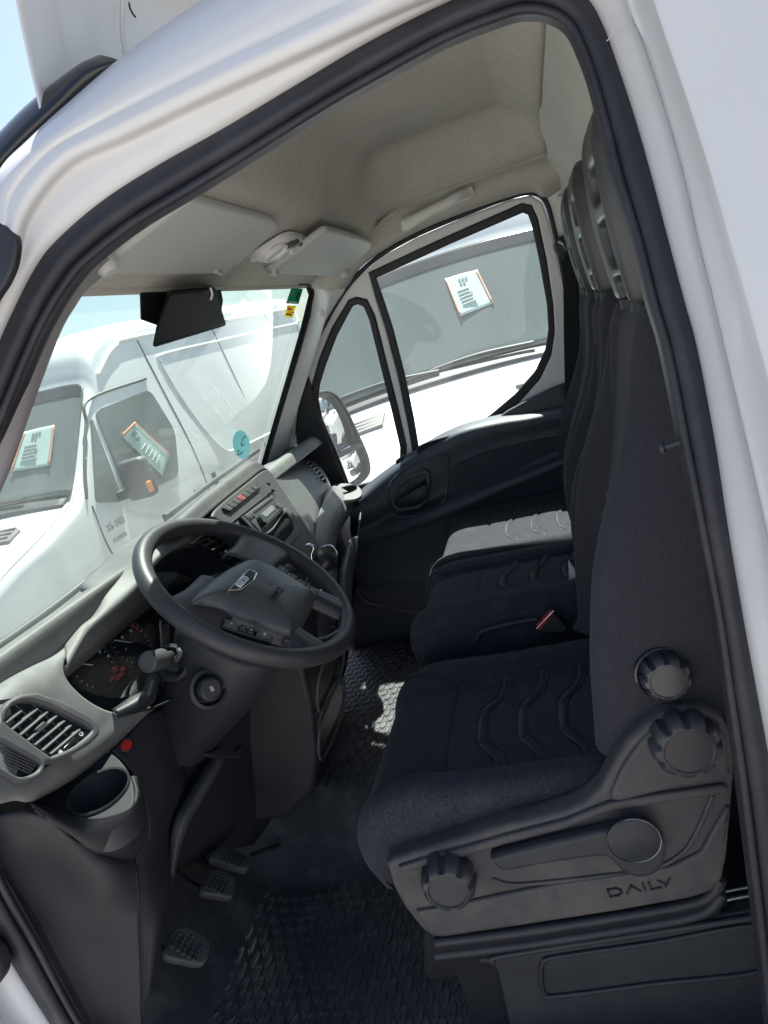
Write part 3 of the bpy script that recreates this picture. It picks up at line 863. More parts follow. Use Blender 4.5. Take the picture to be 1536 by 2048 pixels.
# ================================================================== seats
def seat_path(pts, n):
    c = cr([Vector((0, y, z)) for (y, z) in pts], n)
    nr = []
    for i in range(n):
        a, b = c[max(0, i - 1)], c[min(n - 1, i + 1)]
        t = (b - a).normalized()
        nr.append(Vector((0, -t.z, t.y)))
    return c, nr
def fdist(p, q, a, b):                                         # distance from (p, q) to the segment a-b
    ax, ay = a; bx, by = b
    dx, dy = bx - ax, by - ay
    t = max(0.0, min(1.0, ((p - ax) * dx + (q - ay) * dy) / (dx * dx + dy * dy + 1e-12)))
    return math.hypot(p - ax - t * dx, q - ay - t * dy)
def pad(name, parent, path, x0, x1, bolster0, side, seams, m, n_t=120, n_s=90, nsign=1.0, bw=0.075, crown=0.0, welts=(), taper=None, edge=0.03):
    """an upholstered pad: a centre line in y and z, bolsters at both sides, rounded edges down to `side`; seams are sewn grooves"""
    c, nr = seat_path(path, n_t)
    W = x1 - x0
    ss = []
    k = 14
    for i in range(k):                                         # near flank
        ss.append(('a', i / k))
    for i in range(n_s + 1):
        ss.append(('m', i / n_s))
    for i in range(1, k + 1):
        ss.append(('b', i / k))
    L = [0.0]
    for i in range(1, n_t):
        L.append(L[-1] + (c[i] - c[i - 1]).length)
    verts, faces = [], []
    ns = len(ss)
    zlow = min(p.z for p in c)
    for j in range(n_t):
        tp = taper(L[j] / L[-1]) if taper else (0.0, 0.0)
        xa, xb = x0 + tp[0], x1 - tp[1]
        w = xb - xa
        bolster = bolster0(L[j] / L[-1]) if callable(bolster0) else bolster0
        for (kind, f) in ss:
            if kind == 'm':
                x = xa + edge * 0 + w * f
                d = min(f, 1 - f) * w
                h = bolster * (1 - sm(bw * 0.55, bw * 1.25, d))
                h -= (edge * 0.9) * (1 - math.sqrt(max(0.0, 1 - (1 - min(1.0, d / edge)) ** 2)))
                h += crown * math.sin(math.pi * f)
                g = 0.0
                for (a, b, dep, wid) in seams:
                    q = fdist(x - x0, L[j], a, b)
                    if q < wid * 3:
                        g = max(g, dep * math.exp(-(q / wid) ** 2))
                for (poly, dep, wid) in welts:
                    q = min(fdist(x - x0, L[j], poly[i], poly[i + 1]) for i in range(len(poly) - 1))
                    if q < wid * 2.2:                          # a raised band between two fine grooves
                        g = max(g, dep * math.exp(-((q - wid) / (wid * 0.28)) ** 2))
                        if q < wid:
                            g -= dep * 0.35 * (1 - (q / wid) ** 2)
                h -= g
                off = nr[j] * (h * nsign)
                verts.append(Vector((x, c[j].y, c[j].z)) + off)
            else:
                f2 = 1 - f if kind == 'a' else f
                h = bolster - edge * 0.9
                x = (xa if kind == 'a' else xb)
                bul = 0.010 * math.sin(math.pi * min(1.0, f2 * 1.05))
                x += (-bul if kind == 'a' else bul)
                e = Vector((x, c[j].y, c[j].z)) + nr[j] * (h * nsign)
                if nsign < 0:
                    e.y = lerp(e.y, min(e.y, -side), f2)
                else:
                    e.z = lerp(e.z, min(e.z, zlow), f2)
                    e.y -= 0.02 * f2 * sm(0.40, 0.52, e.y)
                verts.append(e)
    for j in range(n_t - 1):
        for i in range(ns - 1):
            a = j * ns + i
            faces.append((a, a + 1, a + ns + 1, a + ns))
    body = mk(name, verts, faces, m, parent)
    def surf(px, s, lift):                                     # a point on the pad at length s along it
        j = max(0, min(n_t - 2, next((i for i in range(n_t - 1) if L[i + 1] >= s), n_t - 2)))
        f = (s - L[j]) / (L[j + 1] - L[j])
        d = min(px, W - px)
        bo = bolster0(s / L[-1]) if callable(bolster0) else bolster0
        h = bo * (1 - sm(bw * 0.55, bw * 1.25, d)) + crown * math.sin(math.pi * px / W) + lift
        q = c[j].lerp(c[j + 1], f)
        return Vector((x0 + px, q.y, q.z)) + nr[j] * (h * nsign)
    for (poly, dep, wid) in welts:
        sp = cr([Vector((a, b, 0)) for a, b in poly], 28)
        ra, rb_, rc_ = [], [], []
        for k, p in enumerate(sp):
            t = (sp[min(k + 1, 27)] - sp[max(k - 1, 0)]).normalized()
            o = Vector((-t.y, t.x, 0)) * (wid * 0.85)
            ra.append(surf(p.x - o.x, max(0.001, p.y - o.y), -0.0015))
            rb_.append(surf(p.x, max(0.001, p.y), 0.0009))
            rc_.append(surf(p.x + o.x, max(0.001, p.y + o.y), -0.0015))
        patch('welt', [ra, rb_, rc_], M_WELT_LIT, body, nu=28, nv=5)
    return body
def chevrons(x0, x1, starts, slope):
    """the pressed bands across the cushion: out, across and back again"""
    out = []
    w = x1 - x0
    for s in starts:
        out.append([(x0, s + slope), (x0 + w * 0.18, s + slope * 0.7), (x0 + w * 0.34, s), (x0 + w * 0.66, s), (x0 + w * 0.82, s + slope * 0.7), (x0 + w, s + slope)])
    return out
def headrest(name, parent, cx, zb, zt, yb, w, m):
    """a hollow moulded head restraint: a frame with two windows and a notch between its posts"""
    xsn = [-1.0, -0.82, -0.68, -0.58, 0.58, 0.68, 0.82, 1.0]
    zsn = [0.0, 0.09, 0.16, 0.22, 0.32, 0.42, 0.47, 0.52, 0.58, 0.66, 0.76, 0.82, 0.91, 1.0]
    hole = {(3, 0), (3, 1), (3, 3), (3, 4), (3, 5), (3, 8), (3, 9)}
    bm = bmesh.new()
    vv = {}
    def width(t):
        return w / 2 * (0.84 + 0.18 * math.sin(math.pi * min(1.0, t * 0.9)))
    for j, t in enumerate(zsn):
        for i, s in enumerate(xsn):
            z = lerp(zb, zt, t)
            x = cx + s * width(t)
            y = yb + 0.010 * math.sin(math.pi * t) - 0.012 * (1 - s * s) - 0.012 * sm(0.85, 1.05, t)
            if j >= len(zsn) - 2 and abs(s) > 0.6:
                k = (j - (len(zsn) - 3)) / 2
                z -= 0.028 * k * (1.0 if abs(s) > 0.9 else 0.35); x = cx + (x - cx) * (1 - 0.10 * k)
            vv[i, j] = bm.verts.new((x, y, z))
    for j in range(len(zsn) - 1):
        for i in range(len(xsn) - 1):
            if (i, j) in hole:
                continue
            bm.faces.new((vv[i, j], vv[i + 1, j], vv[i + 1, j + 1], vv[i, j + 1]))
    me = bpy.data.meshes.new(name)
    bm.to_mesh(me); bm.free()
    me.materials.append(m)
    me.shade_smooth()
    o = put(bpy.data.objects.new(name, me), parent)
    solid(o, 0.07, 0)
    subsurf(o, 2)
    return o
def posts(parent, cx, y, z, gap=0.07, m=None):
    for s in (-1, 1):
        tube('headrest_post', [Vector((cx + s * gap, y + 0.006, z - 0.05)), Vector((cx + s * gap, y, z + 0.05))], 0.0065, M_CHROME, parent, n=12)
        lathe('post_collar', [(0.016, -0.012), (0.016, 0.004), (0.011, 0.008), (0.011, 0.0)], Vector((cx + s * gap, y + 0.004, z - 0.006)), (0, -0.1, 1), M_BLACK, parent, n=16)

# ------------------------------------------------------------------ driver seat
ds = thing('driver_seat', (0.45, 0.2, FZ), 'black cloth driver seat with grey plastic side cover and round knobs', 'seat')
DX0, DX1 = 0.215, 0.715
cush = [(0.0, 1.085), (0.06, 1.095), (0.16, 1.098), (0.26, 1.10), (0.36, 1.107), (0.43, 1.112), (0.490, 1.102), (0.524, 1.068), (0.528, 1.015), (0.508, 0.96)]
cw = chevrons(0.085, 0.415, (0.06, 0.14, 0.22, 0.30), -0.045)
sx = 0.335
welts = [([(p, q) for p, q in c], 0.0065, 0.0095) for c in cw]
seams = [((0.080, 0.365), (0.420, 0.365), 0.006, 0.0035), ((0.080, -0.1), (0.080, 0.38), 0.008, 0.005), ((0.420, -0.1), (0.420, 0.38), 0.008, 0.005),
         ((0.080, 0.38), (0.02, 0.53), 0.006, 0.004), ((0.420, 0.38), (0.48, 0.53), 0.006, 0.004)]
cushion = pad('cushion', ds, cush, DX0, DX1, lambda t: 0.042 * (1 - 0.85 * sm(0.60, 0.86, t)), 0.14, seams, M_FABRIC, n_t=190, n_s=170, welts=welts, crown=0.004, edge=0.035, bw=0.085)
back = [(0.030, 1.16), (0.020, 1.22), (0.004, 1.31), (-0.024, 1.42), (-0.052, 1.51), (-0.085, 1.61), (-0.108, 1.70), (-0.122, 1.76), (-0.14, 1.80), (-0.165, 1.815), (-0.20, 1.80), (-0.22, 1.77)]
def btaper(t):
    k = sm(0.45, 0.92, t) * 0.075 + sm(0.10, 0.0, t) * 0.0
    return (k * 0.55, k)
bs = [((0.085, 0.0), (0.105, 0.62), 0.008, 0.005), ((0.415, 0.0), (0.395, 0.62), 0.008, 0.005), ((0.095, 0.40), (0.405, 0.40), 0.006, 0.004)]
bw_ = chevrons(0.095, 0.405, (0.10, 0.19, 0.28), 0.04)
pad('backrest', ds, back, DX0 - 0.01, DX1, lambda t: lerp(0.052, 0.012, sm(0.35, 0.85, t)), 0.24, bs, M_FABRIC2, n_t=120, n_s=100, nsign=-1.0, welts=[(c, 0.004, 0.008) for c in bw_], taper=btaper, edge=0.045, bw=0.085)
headrest('headrest', ds, 0.465, 1.815, 2.105, -0.165, 0.255, M_HEAD)
posts(ds, 0.465, -0.155, 1.822)

# side cover
XC0 = 0.185
def sc(u, v, dx=0.0): return at(u, v, x=XC0 + dx)
cov = [sc(*p) for p in ((775,1718),(790,1708),(847,1690),(930,1665),(1014,1640),(1080,1624),(1126,1612),(1165,1596),(1198,1568),(1215,1535),(1232,1505),(1252,1475),(1282,1447),(1321,1420),(1366,1407),(1405,1410),(1444,1432),(1463,1473),(1467,1520),(1463,1562),(1457,1640),(1449,1715),(1440,1748),(1427,1768),(1404,1781),(1377,1789),(1237,1814),(1050,1843),(890,1867),(868,1866),(845,1850),(812,1808),(788,1765))]
plate('side_cover', cov, M_COVER, ds, thick=0.045, bev=0.010, bres=4, lift=0.012)
# pressed relief: upper shelf, boss round the recliner, lower band
shelf = [sc(*p) for p in ((800,1718),(850,1703),(1014,1655),(1126,1626),(1185,1602),(1215,1590),(1320,1572),(1440,1554),(1450,1562),(1448,1572),(1330,1590),(1225,1606),(1190,1618),(1130,1642),(1018,1672),(860,1718),(812,1730))]
plate('cover_shelf', shelf, M_COVER, ds, thick=0.016, bev=0.005, bres=3, lift=0.020)
boss = [sc(*p) for p in ((1225,1588),(1232,1540),(1262,1490),(1300,1448),(1345,1425),(1385,1422),(1425,1440),(1447,1475),(1450,1520),(1446,1545),(1330,1566))]
plate('recliner_boss', boss, M_COVER, ds, thick=0.02, bev=0.007, bres=3, res=60, lift=0.019)
low = [sc(*p) for p in ((835,1806),(900,1796),(1000,1774),(1120,1750),(1260,1730),(1340,1716),(1396,1688),(1422,1640),(1445,1600),(1455,1600),(1448,1690),(1438,1742),(1418,1766),(1375,1780),(1237,1804),(1050,1833),(892,1856),(862,1852))]
plate('cover_band', low, M_COVER, ds, thick=0.018, bev=0.006, bres=3, lift=0.019)
rr = [sc(*p, -0.0125) for p in ((985,1758),(1020,1768),(1080,1765),(1200,1752),(1300,1738),(1365,1705),(1400,1650),(1425,1590))]
tube('cover_rib', rr, 0.004, M_COVER, ds, n=8, res=50)
tube('lever_mark', [sc(1104, 1706, -0.0125), sc(1110, 1722, -0.0125)], 0.0022, M_INK, ds, n=6)
def knob(name, p, axis, r, h, m, parent, lobes=9):
    k = lathe(name, [(r * 1.0, -0.004), (r * 1.02, h * 0.25), (r * 0.97, h * 0.70), (r * 0.86, h * 0.94), (r * 0.76, h), (r * 0.70, h), (r * 0.66, h * 0.93), (0.0, h * 0.93)], p, axis, m, parent, n=108, lobes=lobes, depth=0.16)
    return k
KN = Vector((-1.0, -0.05, 0.0))
M_KNOB = mat('knob_plastic', (0.034, 0.034, 0.039), 0.42, spec=0.45, bump=(600, 0.15, 0.001))
knob('recliner_knob', sc(1367, 1478, -0.02), KN, 0.050, 0.034, M_KNOB, ds, 9)
knob('tilt_knob', sc(898, 1745, -0.012), KN, 0.046, 0.044, M_KNOB, ds, 8)
kl = at(1328, 1345, x=0.20)
lathe('knob_socket', [(0.043, -0.006), (0.043, 0.004), (0.040, 0.006), (0.036, 0.002)], kl, KN, M_GLOSS, ds, n=40)
knob('lumbar_knob', kl, KN, 0.037, 0.030, mat('gloss_knob', (0.035, 0.036, 0.04), 0.22), ds, 9)
lev = [sc(*p) for p in ((985,1692),(992,1683),(1080,1660),(1180,1636),(1240,1624),(1275,1620),(1305,1632),(1324,1660),(1322,1695),(1300,1718),(1268,1724),(1240,1712),(1215,1688),(1190,1684),(1100,1697),(1015,1712),(1000,1708))]
plate('height_lever', lev, M_BLACK, ds, thick=0.026, bev=0.008, bres=4, res=90, lift=0.036)
lc = sc(1268, 1680, -0.038)
lathe('lever_cap', [(0.0385, -0.004), (0.0385, 0.002), (0.036, 0.004), (0.0, 0.0045)], lc, KN, M_BLACK, ds, n=48)
lathe('cap_ring', [(0.0400, -0.003), (0.0400, 0.002), (0.0388, 0.0025), (0.0385, -0.003)], lc, KN, M_GLOSS, ds, n=48)
tube('cap_shine', [lc + Vector((-0.002, 0.0392 * math.cos(a), 0.0392 * math.sin(a))) for a in [math.radians(d) for d in range(0, 360, 12)]], 0.0007, M_STEEL, ds, n=6, closed=True)
# embossed model lettering on the cover, drawn stroke by stroke
tdir = (sc(1343, 1772) - sc(1221, 1794)).normalized()
tup = (tdir.cross(Vector((1, 0, 0)))).normalized()
if tup.z < 0: tup = -tup
def strokes(parent, o, sx_, sy_, segs, r):
    bm_v, bm_f = [], []
    for (ax, ay, bx, by) in segs:
        a = o + tdir * (ax * sx_) + tup * (ay * sy_)
        b = o + tdir * (bx * sx_) + tup * (by * sy_)
        t = (b - a).normalized()
        nn = t.cross(Vector((1, 0, 0))).normalized()
        a = a - t * r; b = b + t * r
        base = len(bm_v)
        for q in (a - nn * r, a + nn * r, b + nn * r, b - nn * r):
            bm_v.append(q + Vector((-0.0005, 0, 0))); 
        for q in (a - nn * r, a + nn * r, b + nn * r, b - nn * r):
            bm_v.append(q + Vector((0.004, 0, 0)))
        bm_f += [(base, base + 1, base + 2, base + 3), (base, base + 4, base + 5, base + 1), (base + 1, base + 5, base + 6, base + 2), (base + 2, base + 6, base + 7, base + 3), (base + 3, base + 7, base + 4, base)]
    return mk('letter', bm_v, bm_f, mat('deep_letter', (0.012, 0.012, 0.014), 0.8), parent, smooth=False)
o0 = sc(1221, 1794, -0.0205)
LW = (sc(1343, 1772) - sc(1221, 1794)).length
LH = 0.0138
glyphs = {'D': [(0.0, 1, 0.55, 1), (0.55, 1, 0.78, 0.7), (0.78, 0.7, 0.78, 0.3), (0.78, 0.3, 0.55, 0), (0.55, 0, 0.0, 0), (0.0, 0, 0.0, 1)],
          'A': [(0.0, 0, 0.42, 1), (0.42, 1, 0.84, 0)], 'I': [(0.15, 0, 0.15, 1)], 'L': [(0.0, 1, 0.0, 0), (0.0, 0, 0.62, 0)],
          'Y': [(0.0, 1, 0.38, 0.42), (0.9, 1, 0.38, 0.0)]}
px_ = 0.0
for ch, gx, gw in zip('DAILY', (0.0, 0.275, 0.535, 0.66, 0.815), (0.25, 0.25, 0.2, 0.25, 0.2)):
    strokes(ds, o0 + tdir * (gx * LW), LW * gw, LH, glyphs[ch], 0.0014)
# ribbed skirt and pedestal below the cover
for k, (dz, dx) in enumerate(((0.0, 0.012), (0.022, 0.022))):
    rib = [at(u, v + 18 + 26 * k, x=XC0 + dx) for u, v in ((872, 1866), (1050, 1843), (1237, 1814), (1377, 1789), (1425, 1768), (1442, 1740))]
    tube('skirt_rib', rib, 0.0095, M_BLACK, ds, n=10, res=60)
sk = [[at(u, v + dv, x=XC0 + dx) for u, v in ((850, 1850), (880, 1866), (1050, 1843), (1237, 1814), (1377, 1789), (1440, 1760))] for dv, dx in ((-30, 0.03), (20, 0.02), (60, 0.035), (90, 0.06))]
patch('skirt', sk, M_DARK, ds, nu=40, nv=12, thick=0.004)
XB = 0.215
ped = [at(u, v, x=XB) for u, v in ((945,1912),(1000,1900),(1200,1868),(1400,1838),(1515,1820),(1560,2080),(1400,2110),(1040,2170),(1020,2060),(1005,1990),(995,1945),(985,1930),(960,1928))]
plate('pedestal', ped, M_BLACK, ds, thick=0.03, bev=0.006, bres=3, lift=0.0)
rec = [at(u, v, x=XB - 0.002) for u, v in ((1082,1950),(1086,1926),(1110,1914),(1300,1886),(1530,1852),(1545,1935),(1300,1968),(1110,1992),(1088,1984))]
tube('pedestal_rib', rec, 0.0042, M_BLACK, ds, n=8, closed=True, res=70)
tube('pedestal_edge', [at(u, v, x=XB - 0.004) for u, v in ((985, 1925), (1000, 1912), (1200, 1880), (1400, 1850), (1520, 1832))], 0.006, M_BLACK, ds, n=8, res=30)
box('seat_box', (0.46, 0.19, 0.78), (0.46, 0.50, 0.36), M_DARK, ds, bev=0.01)
tube('slide_rail', [at(1415, 1810, x=0.24), at(1460, 1798, x=0.24), at(1530, 1785, x=0.24)], 0.004, M_STEEL, ds, n=8)
tube('slide_rail', [at(1448, 1783, x=0.25), at(1480, 1777, x=0.25), at(1530, 1768, x=0.25)], 0.003, M_STEEL, ds, n=8)

# ------------------------------------------------------------------ passenger bench
pb = thing('passenger_bench', (1.2, 0.2, FZ), 'black cloth double passenger bench beside the far door, sun strip across it', 'bench seat')
def bench_pad(x0, x1):
    w = x1 - x0
    c = [(0.0, 1.185), (0.10, 1.195), (0.20, 1.20), (0.31, 1.205), (0.40, 1.208), (0.452, 1.193), (0.474, 1.15), (0.470, 1.09), (0.455, 1.03)]
    m1, m2 = 0.075, w - 0.075
    wl = chevrons(m1, m2, (0.09, 0.17, 0.25), -0.03)
    se = [((m1, 0.315), (m2, 0.315), 0.006, 0.0035), ((m1, -0.1), (m1, 0.42), 0.007, 0.0045), ((m2, -0.1), (m2, 0.42), 0.007, 0.0045), ((m1, 0.42), (0.0, 0.5), 0.005, 0.004), ((m2, 0.42), (w, 0.5), 0.005, 0.004)]
    return pad('cushion', pb, c, x0, x1, 0.022, 0.16, se, M_FABRIC, n_t=170, n_s=170, welts=[(q, 0.0065, 0.0095) for q in wl], edge=0.03, bw=0.075)
bench_pad(0.80, 1.155)
bench_pad(1.165, 1.67)
for x0, x1 in ((0.79, 1.16), (1.17, 1.68)):
    w = x1 - x0
    b = [(-0.06, 1.195), (-0.005, 1.20), (0.018, 1.24), (0.020, 1.32), (-0.004, 1.42), (-0.060, 1.53), (-0.098, 1.62), (-0.118, 1.70), (-0.130, 1.77), (-0.145, 1.805), (-0.17, 1.82), (-0.20, 1.80), (-0.22, 1.77)]
    pad('backrest', pb, b, x0, x1, lambda t: lerp(0.032, 0.012, sm(0.4, 0.8, t)), 0.16, [((0.08, 0), (0.10, 0.6), 0.007, 0.005), ((w - 0.08, 0), (w - 0.10, 0.6), 0.007, 0.005)], M_FABRIC2, n_t=90, n_s=70, nsign=-1.0,
        taper=lambda t: (sm(0.4, 0.95, t) * 0.06, sm(0.4, 0.95, t) * 0.06), edge=0.045, bw=0.08)
headrest('headrest', pb, 0.985, 1.825, 2.10, -0.165, 0.24, M_HEAD)
headrest('headrest', pb, 1.43, 1.825, 2.10, -0.165, 0.24, M_HEAD)
posts(pb, 0.985, -0.155, 1.828)
posts(pb, 1.43, -0.155, 1.828)
box('bench_base', (1.235, 0.20, 0.95), (0.84, 0.46, 0.34), M_DARK, pb, bev=0.02)
lt = [at(u, v, x=0.785) for u, v in ((955, 1276), (962, 1262), (985, 1255), (1030, 1245), (1068, 1238), (1078, 1240), (1075, 1246), (1040, 1254), (990, 1264), (968, 1272), (962, 1282))]
tube('bench_grip', [at(u, v, x=0.785) for u, v in ((952, 1282), (960, 1266), (985, 1256), (1040, 1243), (1075, 1238))], 0.007, M_BLACK, pb, n=8, res=24)
# floor cable trim, bench side step
tube('cable', [at(712, 1178, x=1.6), at(730, 1198, x=1.6), at(770, 1212, x=1.55), at(850, 1232, x=1.5)], 0.008, M_HEAD, van, n=8, res=24)

# ------------------------------------------------------------------ belts and buckles
belt = thing('seat_belt', far(1125, 490), 'black seat belt hanging from the far door pillar down behind the bench', 'seat belt')
lathe('belt_anchor', [(0.030, 0.0), (0.030, 0.018), (0.024, 0.026), (0.0, 0.026)], far(1127, 492, -0.03), (-1, 0, 0), M_BLACK, belt, n=24)
tube('anchor_loop', [far(1118, 482, -0.06), far(1126, 488, -0.065), far(1134, 500, -0.06)], 0.006, M_STEEL, belt, n=8, res=12)
bl = [[far(1126, 492, -0.05), at(1128, 700, x=1.66), at(1134, 900, x=1.62), at(1142, 1060, x=1.60)], [far(1152, 510, -0.08), at(1164, 700, x=1.63), at(1166, 900, x=1.60), at(1168, 1060, x=1.58)]]
patch('webbing', bl, M_BELT, belt, nu=20, nv=6, thick=0.003)
bk = thing('belt_buckle', (0.76, 0.1, 1.15), 'red topped belt buckle standing between driver seat and bench', 'belt buckle')
bq = [at(u, v, x=0.755) for u, v in ((1073, 1253), (1102, 1221), (1110, 1226), (1135, 1252), (1128, 1262), (1080, 1262))]
plate('buckle_body', bq, M_BLACK, bk, thick=0.03, bev=0.004, lift=0.012)
br = [at(u, v, x=0.755) for u, v in ((1073, 1251), (1101, 1220), (1107, 1224), (1080, 1256))]
plate('release_button', br, M_RED, bk, thick=0.024, bev=0.003, lift=0.016)
tube('buckle_edge', [at(1074, 1258, x=0.738), at(1108, 1222, x=0.738)], 0.002, M_CHROME, bk, n=6)
b2 = thing('belt_buckle', (1.0, 0.1, 1.2), 'black buckle with small red button tucked against the middle backrest', 'belt buckle')
bq = [at(u, v, x=0.86) for u, v in ((1134, 1165), (1148, 1156), (1160, 1172), (1168, 1192), (1156, 1196), (1142, 1188))]
plate('buckle_body', bq, M_BLACK, b2, thick=0.03, bev=0.004, lift=0.01)
plate('release_button', [at(u, v, x=0.845) for u, v in ((1158, 1190), (1166, 1186), (1171, 1196), (1162, 1202))], M_RED, b2, thick=0.02, bev=0.003, lift=0.01)
plate('buckle_strap', [at(u, v, x=0.86) for u, v in ((1137, 1120), (1150, 1140), (1152, 1158), (1138, 1162))], mat('pale_strap', (0.5, 0.5, 0.5), 0.6), b2, thick=0.004, bev=0.0005)
# grey hinge cover between the backrests
hc = [at(u, v, x=0.74) for u, v in ((1146, 1262), (1178, 1204), (1200, 1224), (1215, 1262), (1205, 1270), (1165, 1268))]
plate('hinge_cover', hc, M_COVER, ds, thick=0.03, bev=0.005)

# ================================================================== dashboard
dash = thing('dashboard', (0.87, 0.95, 1.1), 'dark grey van dashboard under the windshield with vents, radio and cup holders', 'dashboard')
def Y(u, v, y): return at(u, v, y=y)
def X(u, v, x): return at(u, v, x=x)
V = Vector
# top shelf under the windshield
def top_row(y, zf, xs=(0.02, 0.2, 0.4, 0.6, 0.8, 1.0, 1.2, 1.4, 1.6, 1.70)): return [V((x, y if not callable(y) else y(x), zf(x))) for x in xs]
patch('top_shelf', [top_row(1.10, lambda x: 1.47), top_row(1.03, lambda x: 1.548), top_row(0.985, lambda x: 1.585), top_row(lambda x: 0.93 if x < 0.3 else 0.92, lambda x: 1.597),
                    top_row(lambda x: 0.91 if x < 0.7 else 0.86, lambda x: 1.595 if x < 0.7 else 1.61), top_row(lambda x: 0.93 if x < 0.7 else 0.84, lambda x: 1.50 if x < 0.7 else 1.58)], M_DASHSUN, dash, nu=60, nv=30, thick=0.006)
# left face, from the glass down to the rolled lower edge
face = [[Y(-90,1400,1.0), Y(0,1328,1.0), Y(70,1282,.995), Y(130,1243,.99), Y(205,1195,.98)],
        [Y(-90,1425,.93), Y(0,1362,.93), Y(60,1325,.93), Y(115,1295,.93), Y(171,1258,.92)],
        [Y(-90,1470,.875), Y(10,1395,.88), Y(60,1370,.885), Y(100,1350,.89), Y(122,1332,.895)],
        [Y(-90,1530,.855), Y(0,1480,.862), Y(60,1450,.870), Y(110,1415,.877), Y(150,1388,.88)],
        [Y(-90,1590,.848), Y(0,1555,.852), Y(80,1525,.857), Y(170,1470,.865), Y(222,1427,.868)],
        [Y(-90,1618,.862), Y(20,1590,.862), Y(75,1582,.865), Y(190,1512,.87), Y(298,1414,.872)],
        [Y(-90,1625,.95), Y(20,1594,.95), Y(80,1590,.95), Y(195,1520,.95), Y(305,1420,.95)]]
patch('left_face', face, M_DASHSUN, dash, nu=50, nv=60, thick=0.006)
# air vents: bezel, dark plate painting the shaded throat, blades
VP0, VPN = V((0.05, 0.852, 1.50)), V((-0.06, -0.955, 0.27)).normalized()
def vp(u, v, lift=0.0): return on(u, v, VP0 + VPN * lift, VPN)
bz = [vp(*p, 0.012) for p in ((-6,1445),(2,1420),(15,1402),(40,1389),(73,1386),(120,1402),(175,1431),(197,1450),(197,1470),(180,1488),(150,1507),(110,1524),(90,1526),(82,1550),(62,1562),(34,1566),(-10,1545),(-60,1515),(-60,1470))]
h1 = [vp(*p, 0.012) for p in ((6,1442),(20,1415),(52,1403),(91,1411),(135,1432),(175,1454),(179,1466),(150,1490),(106,1511),(94,1510),(50,1478))]
h2 = [vp(*p, 0.012) for p in ((-46,1470),(0,1484),(40,1506),(73,1524),(78,1534),(66,1547),(36,1554),(0,1532),(-46,1502))]
plate('vent_bezel', bz, M_GREY, dash, holes=[cr(h1, 50, True), cr(h2, 40, True)], thick=0.022, bev=0.005, bres=3, lift=0.004)
plate('throat_shade', [vp(*p, 0.003) for p in ((-60,1450),(0,1400),(70,1390),(190,1450),(185,1475),(100,1530),(60,1558),(0,1550),(-60,1520))], M_DARK, dash, thick=0.004, bev=0.0)
def blade(p, q, wid, m, parent, nrm):
    t = (q - p).normalized()
    s = t.cross(nrm).normalized()
    d = (nrm * 0.85 + s * 0.5).normalized() * wid
    e = t.cross(d).normalized() * 0.0011
    vs = [p - d - e, q - d - e, q + d - e, p + d - e, p - d + e, q - d + e, q + d + e, p + d + e]
    return mk('vent_slat', vs, [(0, 1, 2, 3), (7, 6, 5, 4), (0, 4, 5, 1), (1, 5, 6, 2), (2, 6, 7, 3), (3, 7, 4, 0)], m, parent, smooth=False)
for a, b in (((9,1446),(40,1422)), ((21,1459),(72,1418)), ((38,1470),(92,1424)), ((53,1481),(110,1432)), ((67,1490),(126,1442)), ((82,1501),(139,1451)), ((98,1508),(157,1459))):
    blade(vp(*a, 0.0095), vp(*b, 0.0095), 0.0045, M_GREY, dash, VPN)
for a, b in (((30,1410),(120,1490)), ((60,1404),(140,1478)), ((10,1430),(95,1508))):
    blade(vp(*a, 0.0050), vp(*b, 0.0050), 0.002, M_BLACK, dash, VPN)
for k in range(5):
    f = k / 4
    blade(vp(lerp(-40, 30, 0.0), lerp(1476, 1500, f), 0.008), vp(lerp(72, 60, f), lerp(1528, 1548, f), 0.008), 0.002, M_BLACK, dash, VPN)
for k in range(4):
    blade(vp(-10 + 22 * k, 1486 + 10 * k, 0.006), vp(-22 + 22 * k, 1515 + 10 * k, 0.006), 0.002, M_BLACK, dash, VPN)
plate('vent_tab', [vp(*p, 0.014) for p in ((70,1458),(88,1442),(97,1446),(80,1464))], M_HEAD, dash, thick=0.008, bev=0.0018)
plate('vent_side', [vp(*p, 0.010) for p in ((100,1510),(160,1460),(178,1464),(150,1490),(112,1511))], M_BLACK, dash, thick=0.006, bev=0.001)
plate('vent_slider', [vp(*p, 0.015) for p in ((127,1496),(148,1474),(156,1474),(156,1480),(134,1502),(128,1502))], M_GLOSS, dash, thick=0.006, bev=0.002)
lathe('vent_dot', [(0.0035, 0.0), (0.0035, 0.0012), (0.0, 0.0012)], vp(120, 1504, 0.011), VPN, M_WHITEPRINT, dash, n=16)
tube('vent_mark', [vp(162 + 3.5 * math.cos(a), 1468 + 3.5 * math.sin(a), 0.012) for a in [k * 0.7 for k in range(9)]], 0.0007, M_WHITEPRINT, dash, n=5, closed=True)

